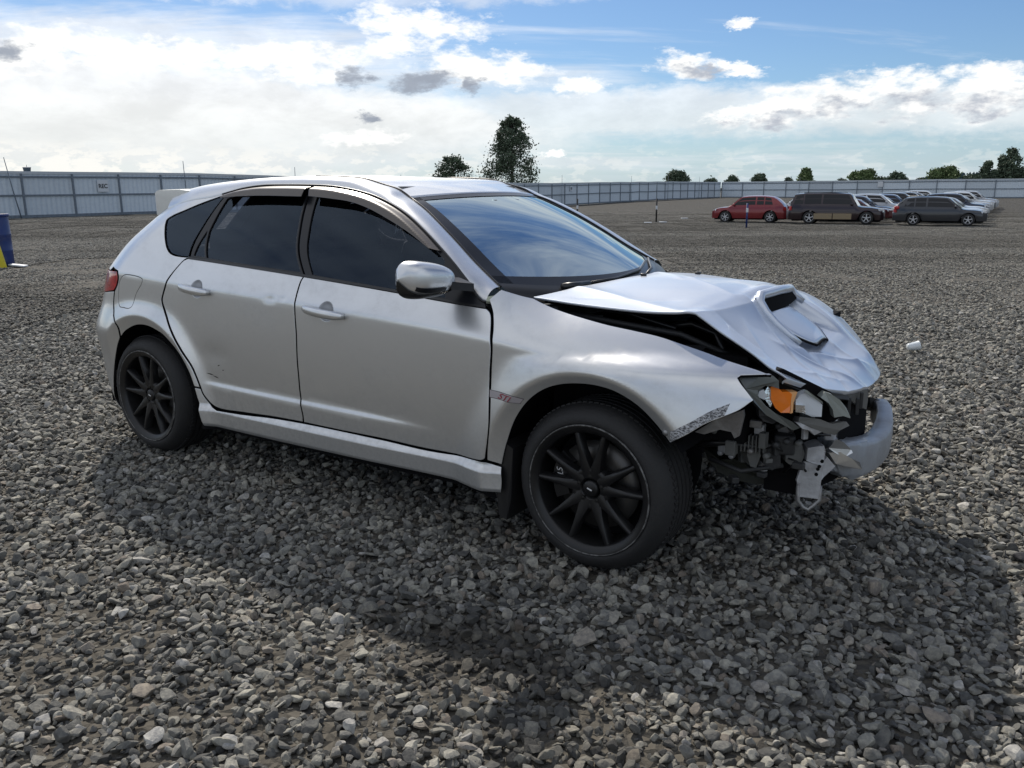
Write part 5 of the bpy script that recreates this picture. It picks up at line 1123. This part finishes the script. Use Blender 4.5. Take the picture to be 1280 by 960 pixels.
# ---------------------------------------------------------------- trees
LEAFD = mat('conifer_foliage', (.075, .105, .065), .8, var=.5, vscale=.9); LEAFB = mat('broadleaf_foliage', (.11, .155, .06), .8, var=.5, vscale=.9); BARK = mat('bark', (.06, .048, .038), .9, bump=.4, bscale=12)
def tree(px, d, top, width, nleaf, label, m, shape='cone', name='tree', leaf=.22, z0=0, lean=0):
    x, y = at_dist(px, d); zb = float(ground_z(x, y)) + z0; H = top
    r = np.random.default_rng(int(px*10)); tr = thing(name, label, 'tree', (x, y, zb), 0, 'trees beyond the fence')
    tk = MB().tube([(0, 0, 0), (.05*H*.1 + lean*.3, 0, H*.35), (lean*.7, .1, H*.7), (lean, 0, H*.97)], [H*.022 + .05, H*.016 + .03, H*.009 + .02, .02], 7)
    tk.obj('trunk', BARK, tr, True)
    W = width/2; limbs = MB(); Vs = []; Fs = []; cl = []
    nb = max(10, int(nleaf/90))
    for i in range(nb):
        h = r.uniform(.10 if H > 6 else .45, 1.0)**.85
        if shape == 'cone': prof = W*min(1, (1.04 - h)**.55*1.15)*(.78 + .22*min(1, h/.18))
        elif shape == 'round': prof = W*math.sqrt(max(.05, 1 - ((h - .52)/.52)**2))
        else: prof = W*(1 - .5*h)
        a = r.uniform(0, 6.283); rr_ = prof*r.uniform(.25, 1.02)**.6; c_ = np.array([rr_*math.cos(a), rr_*math.sin(a), H*h])
        b0 = np.array([0, 0, max(.3, H*h - rr_*.35)]); limbs.tube([b0, .5*(b0 + c_) + [0, 0, .06*H*.3], c_], [.045, .03, .012], 4, caps=False); cl.append((c_, max(.42, prof*.34*r.uniform(.6, 1.3))))
    limbs.obj('limbs', BARK, tr)
    per = nleaf // len(cl)
    for c_, s_ in cl:
        P = c_ + r.normal(0, 1, (per, 3))*s_*np.array([.55, .55, .50]); 
        for p in P:
            a, b_ = r.normal(size=3), r.normal(size=3); a /= np.linalg.norm(a); b_ -= a*(a @ b_); b_ /= np.linalg.norm(b_); q = leaf*r.uniform(.5, 1.3); k = len(Vs)
            Vs += [p - a*q, p + b_*q*.45, p + a*q, p - b_*q*.45]; Fs.append((k, k+1, k+2, k+3))
    o = meshobj('crown', Vs, Fs, m, tr, smooth=False); return tr
tree(640, 150, 13.6, 9.2, 12500, 'tall dark conical tree, by far the tallest behind the fence', LEAFD, 'cone', 'conifer_tree', .24)
tree(567, 150, 6.9, 5.9, 4500, 'small dark rounded tree just left of the tall conical tree', LEAFD, 'round', 'conifer_tree', .24)
tree(846, 170, 4.75, 4.2, 5000, 'dark round bush-like tree above the near fence right of the tall tree', LEAFD, 'round', 'bush_tree', .25)
for px, top, w, sh, l, m in ((888, 3.3, 3, 'round', 'low tree clump peeping over the fence near its corner', LEAFD), (915, 3.9, 2.2, 'round', 'small tree at the fence corner', LEAFD), (949, 4.1, 2.6, 'round', 'small round tree behind the red car', LEAFD),
        (985, 3.3, 1.4, 'cone', 'tiny pointed tree between two bigger ones above the maroon truck', LEAFD), (1006, 5.0, 3.1, 'cone', 'pointed green tree above the maroon truck', LEAFB), (1052, 3.0, 1.8, 'round', 'lowest bush left of the wide green trees', LEAFD), (1071, 4.3, 3.0, 'round', 'left one of two joined green trees above the parked rows', LEAFB), (1084, 4.6, 3.2, 'round', 'right one of two joined green trees above the parked rows', LEAFB),
        (1102, 3.2, 3.4, 'round', 'flat low bush between the joined trees and the dark bush', LEAFD), (1121, 4.1, 3.0, 'round', 'dark dome-shaped bush above the parked rows', LEAFD), (1149, 3.0, 1.0, 'cone', 'tiny far tree in front of the blue hill', LEAFD), (1170, 4.7, 3.2, 'round', 'left half of the wide green tree above the dark wagon', LEAFB), (1183, 4.9, 3.6, 'round', 'right half of the wide green tree above the dark wagon', LEAFB),
        (1212, 3.4, 3.6, 'round', 'low bush left of the tallest tree on the right', LEAFD), (1232, 5.7, 2.6, 'cone', 'airy tree left of the tallest one on the right', LEAFD), (1258, 7.7, 5.0, 'cone', 'tallest spreading tree at the right edge', LEAFD), (1244, 4.0, 4.0, 'round', 'bush under the tall tree near the right edge', LEAFD), (1274, 4.2, 3.6, 'round', 'bush cut by the right edge', LEAFD)):
    tree(px, 165, top*1.0 - .25, w*1.0, int(1400 + 800*w), l, m, sh, 'tree', .24)
# hills far to the right with conifers on them
HILL = mat('hill_forest_hazed', (.050, .085, .105), .95, var=.2, vscale=.01)  # blue of the distance haze is mixed into the forest colour
V = []; F = []; r = np.random.default_rng(4); n = 260
for i in range(n):
    px = 1020 + i*1.6; x, y = at_dist(px, 2600); h = 26*sstep(1040, 1170, np.array(px)) + 6*math.sin(px*.021) + (r.uniform(0, 12)**1.0 if px > 1150 else r.uniform(0, 3))
    x2, y2 = at_dist(px, 3400); V += [(x, y, -40), (x, y, float(h)), (x2, y2, float(h)*.6), (x2, y2, -40)]
for i in range(n-1): F += [(4*i + q, 4*i + 4 + q, 4*i + 5 + q, 4*i + 1 + q) for q in range(3)]
tag(meshobj('forested_hill', V, F, HILL, smooth=False), kind='structure')
# control tower on the skyline at far left
x, y = at_dist(37, 900); tw = thing('control_tower', 'tiny control tower on the skyline at far left above the fence', 'tower', (x, y, -5)); TW = mat('tower_white', (.45, .47, .5), .7); TG = mat('tower_glass', (.10, .14, .18), .3)
MB().lathe([(2.2, 0), (1.9, 24), (2.2, 24.5)], 12, 'z').obj('shaft', TW, tw); MB().lathe([(2.8, 24.5), (3.3, 28), (2.9, 28.2)], 10, 'z').obj('cab', TG, tw); MB().lathe([(0, 29.2), (3.5, 28.9), (3.5, 28.2), (0, 28.2)], 10, 'z').obj('cab_roof', TW, tw); MB().box((0, 0, 30), (.3, .3, 2)).obj('mast', TG, tw)

# ---------------------------------------------------------------- parked cars
CARGL = mat('parked_car_glass', (.010, .012, .016), .12, spec=.35); CARWS = mat('parked_windscreen', (.34, .38, .43), .10, metal=.8); TYRE2 = mat('parked_tyre', (.02, .02, .02), .8); ALLOY = mat('alloy_wheel', (.50, .51, .53), .35, metal=.5); LAMPC = mat('parked_headlamp', (.60, .63, .66), .15, coat=.6); LAMPR = mat('parked_tail_lamp', (.40, .03, .03), .2)
paints = {}
def ppaint(c):
    if c not in paints: paints[c] = mat('parked_paint_%d' % len(paints), c, .28, metal=.35, coat=.7)
    return paints[c]
STY = {  # length, width, height, wheel r, hood height, belt, cabin x (fractions from nose: cowl, roof front, roof rear, tail top), wheel x
 'wagon': (4.80, 1.82, 1.62, .34, .96, 1.02, (.26, .42, .86, .97), (.19, .77)),
 'suv': (4.70, 1.90, 1.68, .36, 1.02, 1.08, (.24, .40, .80, .96), (.19, .79)),
 'truck': (5.40, 1.98, 1.86, .38, 1.08, 1.15, (.26, .36, .93, .985), (.17, .77)),
 'sedan': (4.75, 1.80, 1.44, .32, .90, .95, (.28, .44, .70, .86), (.19, .77)),
 'hatch': (4.35, 1.76, 1.50, .31, .92, .97, (.25, .42, .82, .96), (.19, .80))}
def parked(style, px, d, heading, colour, label, detail=2, group='cars parked in rows in the yard', front_px=None):
    L, Wd, H, wr_, hh_, bh, cab, wx = STY[style]; x, y = at_dist(px, d)
    c = thing('parked_car', label, 'car', (x, y, float(ground_z(x, y)) + .02), heading, group); PM = ppaint(colour); w = Wd/2
    f = np.linspace(0, 1, 49 if detail > 1 else 33); wxs = [wx[0]*L, wx[1]*L]
    X = L/2 - f*L; up_ = smooth_ip(f, [0, .03, .10, cab[0], cab[0] + .02, cab[1] - .02, cab[1] + .03, (cab[1]+cab[2])/2, cab[2], cab[3], 1], [hh_*.62, hh_*.80, hh_*.91, hh_, hh_ + .05, H*.935, H*.98, H, H*.965, (bh if style != 'sedan' else hh_*1.04), (bh*.72 if style != 'sedan' else hh_*.95)])
    wid = w*np.interp(f, [0, .04, .12, .85, .97, 1], [.74, .88, 1, 1, .93, .86]); rows = []
    for i, q in enumerate(f):
        sx = q*L; zs = .27
        for wv in wxs:
            dd = abs(sx - wv); ra = wr_ + .06
            if dd < ra: zs = max(zs, wr_ + math.sqrt(ra*ra - dd*dd)*.98)
        top = up_[i]; W_ = wid[i]; b_ = min(bh, top - .02) if cab[0] < q < cab[3] else top - .06
        tf = max(0, min(1, (top - bh)/(H - bh))); rw = W_*(1 - .26*tf) - .04
        rows.append([(X[i], -W_*.97, zs), (X[i], -W_, max(zs + .02, .50)), (X[i], -W_, max(zs + .03, .72)), (X[i], -W_*.955, max(b_, zs + .05)), (X[i], -(W_*.95 + rw)/2 - .01 if tf > .1 else -W_*.93, (max(b_, zs+.05) + top)/2), (X[i], -rw, top - .03), (X[i], -rw*.8, top - .008), (X[i], 0, top + .018),
                     (X[i], rw*.8, top - .008), (X[i], rw, top - .03), (X[i], (W_*.95 + rw)/2 + .01 if tf > .1 else W_*.93, (max(b_, zs+.05) + top)/2), (X[i], W_*.955, max(b_, zs + .05)), (X[i], W_, max(zs + .03, .72)), (X[i], W_, max(zs + .02, .50)), (X[i], W_*.97, zs)])
    G = np.array(rows); n, k = G.shape[:2]; V = list(G.reshape(-1, 3)); F = [(i*k+j, i*k+j+1, (i+1)*k+j+1, (i+1)*k+j) for i in range(n-1) for j in range(k-1)]
    F += [tuple(range(k)), tuple((n-1)*k + j for j in range(k))]
    autosmooth(MB().add(V, F).obj('body', PM, c, True), 38)
    # glass laid a little proud of the cabin
    def gp(nm, quad, m, lift=.012):
        q = np.array(quad, float); nn = np.cross(q[1]-q[0], q[2]-q[0]); nn /= np.linalg.norm(nn) + 1e-9; cen = q.mean(0)
        if nn @ (cen - np.array([0, 0, .8])) < 0: nn = -nn
        return meshobj(nm, q + nn*lift, [tuple(range(len(q)))], m, c, False)
    def side_pt(fr, tz, s): # fraction along, 0..1 from belt to roof edge
        i = np.interp(fr, f, np.arange(n)); i0 = int(i); i1 = min(i0+1, n-1); g0 = G[i0] + (G[i1] - G[i0])*(i - i0); j0, j1 = (3, 5); p = g0[j0] + (g0[j1] - g0[j0])*tz; return (p[0], p[1]*s, p[2])
    segs = [(cab[0] + .045, cab[1] + .01, .04, .9), (cab[1] + .02, (cab[1]+cab[2])/2 - .01, .9, .9), ((cab[1]+cab[2])/2 + .01, cab[2] - .02, .9, .9)] if detail > 0 else [(cab[1], cab[2], .9, .9)]
    for s in (1, -1):
        gp('side_window', [side_pt(cab[0] + .05, .08, s), side_pt((cab[1]+cab[2])/2 - .012, .08, s), side_pt((cab[1]+cab[2])/2 - .012, .90, s), side_pt(cab[1] + .01, .90, s)], CARGL)
        gp('side_window', [side_pt((cab[1]+cab[2])/2 + .008, .08, s), side_pt(cab[2] - .10, .08, s), side_pt(cab[2] - .10, .90, s), side_pt((cab[1]+cab[2])/2 + .008, .90, s)], CARGL)
        gp('quarter_window', [side_pt(cab[2] - .085, .08, s), side_pt(cab[2] + .02 if style != 'sedan' else cab[2] + .05, .10, s), side_pt(cab[2] - .01, .86, s), side_pt(cab[2] - .085, .90, s)], CARGL)
    def top_pt(fr, yy):
        i = np.interp(fr, f, np.arange(n)); i0 = int(i); i1 = min(i0+1, n-1); g0 = G[i0] + (G[i1] - G[i0])*(i - i0); return (g0[7][0], yy*abs(g0[5][1]), g0[7][2] - (.035 if abs(yy) > .5 else 0))
    gp('windscreen', [top_pt(cab[0] + .012, -.92), top_pt(cab[0] + .012, .92), top_pt(cab[1] - .008, .9), top_pt(cab[1] - .008, -.9)], CARWS, .022)
    gp('rear_window', [top_pt(cab[2] + .01, -.85), top_pt(cab[2] + .01, .85), top_pt(cab[3] - .01, .85), top_pt(cab[3] - .01, -.85)], CARGL, .022)
    for s in (1, -1):
        gp('headlight', [(L/2 - .05, -s*w*.62, hh_*.66), (L/2 - .30, -s*(w*.955), hh_*.74), (L/2 - .34, -s*(w*.945), hh_*.86), (L/2 - .10, -s*w*.70, hh_*.80)], LAMPC, .03)
        gp('tail_light', [(-L/2 + .02, -s*w*.80, bh*.70), (-L/2 + .22, -s*w*.975, bh*.72), (-L/2 + .20, -s*w*.95, bh*.93), (-L/2 + .06, -s*w*.80, bh*.92)], LAMPR, .03)
        MB().box((L/2 - (cab[0] + .07)*L, -s*(w + .07), bh + .04), (.12, .18, .12), .03).obj('door_mirror', PM, c, True)
    MB().box((0, 0, .30), (L*.93, Wd*.80, .22)).obj('underbody', SHELL, c)
    MB().box((L/2 - .06, 0, .44), (.14, Wd*.62, .16), .03).obj('front_grille', BLK, c)
    for wv in wxs:
        for s in (1, -1):
            wl_ = MB().lathe([(wr_*.62, -.01), (wr_*.66, -.02), (wr_*.95, -.01), (wr_, .03), (wr_, .20), (wr_*.6, .21)], 28, 'y').obj('wheel', TYRE2, c, True); wl_.location = (L/2 - wv, -s*(w - .03), wr_); wl_.scale = (1, s, 1)
            if detail > 1:
                MB().lathe([(0, .05), (wr_*.60, .06)], 24, 'y').obj('wheel_hub', SHELL, wl_); MB().lathe([(wr_*.60, .0), (wr_*.66, -.022), (wr_*.68, -.012)], 24, 'y').obj('rim', ALLOY, wl_, True)
                for q in range(5 if style != 'suv' else 6):
                    a = 6.283*q/(5 if style != 'suv' else 6) + .3; MB().box((wr_*.34*math.cos(a), .0, wr_*.34*math.sin(a)), (wr_*.62, .02, wr_*.15), M=Matrix.Translation((wr_*.34*math.cos(a), 0, wr_*.34*math.sin(a))) @ Matrix.Rotation(-a, 4, 'Y') @ Matrix.Translation((-wr_*.34*math.cos(a), 0, -wr_*.34*math.sin(a)))).obj('spoke', ALLOY, wl_)
                MB().lathe([(0, -.012), (wr_*.16, -.01), (wr_*.17, .01)], 12, 'y').obj('hub_cap', ALLOY, wl_)
            else: MB().lathe([(0, .0), (wr_*.60, .01), (wr_*.64, -.01)], 16, 'y').obj('rim', ALLOY, wl_, True)
    return c, G, f, w
hR = math.atan2(VR[1], VR[0]); hL = hR + math.pi
DG = (.030, .034, .042); 
c, G, f, w = parked('wagon', 1178, 55.0, hR - .52, DG, 'dark grey wagon with pale damaged nose and torn red tail, front of the right row'); c.name = 'parked_car'
MB().box((-2.22, -.80, 1.0), (.26, .18, .18), .05, rz=.3).obj('broken_tail_light', LAMPR, c, True)
MB().prism([(-2.45, -.5, .85), (-2.2, -.75, 1.1), (-1.95, -.8, 1.35), (-2.1, -.78, 1.3), (-2.5, -.4, .98)], (0, .05, 0)).obj('torn_tailgate_edge', ALUSIL, c)
MB().tube([(-1.7, -.60, 1.635), (-.2, -.60, 1.66), (.5, -.6, 1.62)], .025, 6).obj('roof_rail', BLK, c, True); MB().box((2.2, -.3, .55), (.35, .8, .20), .05, rz=.2).obj('smashed_bumper', GREYPL, c, True)
c, G, f, w = parked('suv', 940, 58.0, hL - .45, (.20, .016, .022), 'bright red crossover facing left with torn tail, leftmost parked car')
MB().box((-2.25, .3, .55), (.25, .9, .5), .08, rz=.2).obj('broken_tail', ALUSIL, c, True)
c, G, f, w = parked('truck', 1048, 56.0, hR - .47, (.020, .009, .013), 'dark maroon long truck-based wagon with tan lower doors, front of the middle row')
TAN = mat('tan_cladding', (.26, .20, .12), .6, dirt=.4)
for x0, x1 in ((-1.2, -.15), (-.10, .95)): MB().box(((x0+x1)/2, -.995, .47), (x1-x0, .02, .34), .01).obj('tan_lower_door', TAN, c)
for k in range(3): MB().tube([(-1.9, -.45 + .01*k, 1.86), (.6, -.5, 1.88)], .02, 5).obj('roof_rail', BLK, c) if k == 0 else None
rows = [('hatch', 'wagon', 'sedan', 'suv')]
SIL = (.42, .43, .45); WHT = (.62, .63, .63); NAV = (.020, .030, .060); BKC = (.015, .016, .018); GRY = (.14, .15, .165); MAR = (.085, .018, .024); BLU = (.05, .09, .17)
midrow = [('suv', 1030, WHT, 'white car just behind the red crossover'), ('sedan', 1069, MAR, 'dark red sedan right behind the maroon truck-based wagon'), ('wagon', 1075, NAV, 'navy wagon third in the middle row'), ('suv', 1094, SIL, 'silver crossover fourth in the middle row'), ('sedan', 1104, BKC, 'black sedan fifth in the middle row'), ('wagon', 1114, BLU, 'blue wagon sixth in the middle row'),
          ('suv', 1124, BKC, 'black crossover seventh in the middle row'), ('hatch', 1131, NAV, 'dark blue hatchback eighth in the middle row'), ('suv', 1137, BKC, 'black crossover ninth in the middle row'), ('wagon', 1144, GRY, 'grey wagon tenth in the middle row'), ('sedan', 1149, SIL, 'silver sedan eleventh in the middle row'), ('suv', 1154, WHT, 'white crossover farthest in the middle row')]
for k, (st_, px, cl_, l) in enumerate(midrow[1:]): parked(st_, px, 59.6 + 3.5*k, hR - .49, cl_, l, 1)
parked('suv', 1008, 64, hL - .47, WHT, midrow[0][3], 1); parked('sedan', 1046, 70.5, hR - .48, SIL, 'silver car whose roof shows above the maroon truck-based wagon', 1)
rightrow = [('sedan', SIL), ('hatch', GRY), ('sedan', WHT), ('suv', NAV), ('sedan', SIL), ('hatch', BLU), ('sedan', SIL), ('suv', WHT), ('sedan', GRY), ('sedan', SIL), ('suv', SIL), ('hatch', SIL)]
ordn = ['second', 'third', 'fourth', 'fifth', 'sixth', 'seventh', 'eighth', 'ninth', 'tenth', 'eleventh', 'twelfth', 'thirteenth']; cn = {NAV: 'navy', SIL: 'silver', WHT: 'white', GRY: 'grey', BLU: 'blue'}
for k, (st_, cl_) in enumerate(rightrow): parked(st_, 1182 + 3.3*k, 58.6 + 3.4*k, hR - .52, cl_, '%s %s, %s car from the front of the right row' % (cn[cl_], {'suv': 'crossover', 'hatch': 'hatchback'}.get(st_, st_), ordn[k]), 1)

# ---------------------------------------------------------------- small things in the yard
BLUEP = mat('blue_plastic', (.012, .035, .16), .45, bump=.05, dirt=.2); YEL = mat('yellow_paint', (.62, .52, .02), .5, dirt=.2)
def gz(x, y): return float(ground_z(np.array(x), np.array(y)))
x, y = -15.88, 4.62; 
br = thing('blue_barrel', 'blue plastic drum cut by the left edge of the picture, yellow board leaning on it', 'barrel', (x - .45*VR[0]*0, y, gz(x, y)))
MB().lathe([(0, 0), (.26, 0), (.285, .03), (.285, .28), (.295, .30), (.285, .32), (.285, .58), (.295, .60), (.285, .62), (.28, .92), (.27, .96), (.0, .96)], 32, 'z').obj('drum', BLUEP, br, True)
MB().lathe([(.285, .93), (.30, .94), (.30, .985), (.27, .99)], 32, 'z').obj('rim', BLUEP, br, True)
yb = MB().prism([(-.10, 0, 0), (.10, 0, 0), (-.02, .0, .62), (-.20, .0, .62)], (0, .03, 0)).obj('leaning_board', YEL); yb.location = (x + .27*VR[0] - VF[0]*.36, y + .27*VR[1] - VF[1]*.36, gz(x, y)); yb.rotation_euler = (0, 0, hR); tag(yb, 'yellow board leaning against the blue drum at the left edge', 'board')
wb = MB().box((0, 0, .03), (.30, .16, .03), .008).obj('white_offcut', SIGNW, None); wb.location = (x + .47*VR[0] - .15*VF[0], y + .47*VR[1] - .15*VF[1], gz(x, y)); wb.rotation_euler = (0, .1, hR); tag(wb, 'flat white scrap on the gravel beside the blue drum', 'scrap')
for px, d, l in ((722, 60, 'delineator post with a white band left of the other one'), (821.5, 58, 'delineator post with a white band left of the red car'), (935.5, 50, 'short post in front of the red crossover')):
    x, y = at_dist(px, d); po = thing('marker_post', l, 'post', (x, y, gz(x, y)), 0, 'marker posts in the gravel')
    MB().tube([(0, 0, 0), (0, 0, 1.55 if px < 900 else 1.35)], .055, 8).obj('post', BLUEP if px > 900 else BLK, po, True); MB().lathe([(.06, .85), (.068, .86), (.068, 1.08), (.06, 1.09)], 10, 'z').obj('white_band', SIGNW, po)
    if px < 900: MB().box((0, 0, .02), (.35, .35, .04)).obj('foot', DARKPL, po)
for px, d, s, l, m in ((808, 139, 1.0, 'blue bin standing against the fence', BLUEP), (799, 137, .8, 'dark red crate beside the blue bin at the fence', mat('dark_red_bin', (.06, .02, .03), .6))):
    x, y = at_dist(px, d); bn = thing('waste_bin', l, 'bin', (x, y, gz(x, y)), hR)
    MB().prism([(-.42*s, -.35, 0), (.42*s, -.35, 0), (.50*s, -.35, 1.15*s), (-.50*s, -.35, 1.15*s)], (0, .7, 0)).obj('bin_body', m, bn); MB().box((0, 0, 1.19*s), (1.08*s, .8, .07)).obj('bin_lid', m, bn)
x, y = at_dist(755, 132); tag(MB().tube([(0, 0, 0), (.12, 0, 1.5)], .06, 6).obj('leaning_stake', BLK), 'dark stake leaning in front of the fence', 'stake').location = (x, y, gz(x, y))
for k, (px, d, l) in enumerate(((830, 57, 'white scrap right of the second marker post'), (811, 56, 'pale scrap left of the second marker post'), (857, 64, 'tiny white scrap between marker post and red car'))):
    x, y = at_dist(px, d); o = MB().box((0, 0, .05), (.5, .22, .06), .02, rz=.4*k).obj('litter_scrap', SIGNW, None, True); o.location = (x, y, gz(x, y)); tag(o, l, 'scrap')
# clear plastic cup lying in the gravel
o = MB().lathe([(.0, 0), (.028, .0), (.030, .01), (.040, .09), (.042, .092), (.041, .094), (.038, .09), (.028, .012), (0, .012)], 24, 'x').obj('plastic_cup', mat('milky_plastic', (.62, .66, .68), .25, coat=.5), None, True)
o.location = (.235, 4.26, .045); o.rotation_euler = (.1, -.15, .6); tag(o, 'crumpled milky plastic cup lying on the gravel beyond the bonnet', 'cup')
o = MB().tube([(0, 0, 0), (.15, .05, .02), (.32, .04, .015), (.5, .1, .02)], .004, 5).obj('wire_scrap', mat('pale_wire', (.35, .34, .3), .6)); o.location = (.98, 3.2, .05); tag(o, 'pale bent wire lying on the gravel right of the nose', 'wire')
rkV, rkF = rock_mesh(77, 3); 
for k, (px_, py_, s_) in enumerate(((1.30, .10, .05), (1.05, 2.55, .038))):
    o = meshobj('dark_stone', rkV*s_, rkF, mat('dark_basalt', (.035, .034, .036), .8, bump=.4), smooth=False); o.location = (px_, py_, gz(px_, py_) + .03); o.rotation_euler = (0, 0, k*1.5)
    tag(o, ('big black stone at the right edge of the shadow', 'black stone in the sunlit gravel right of the nose')[k], 'stone')
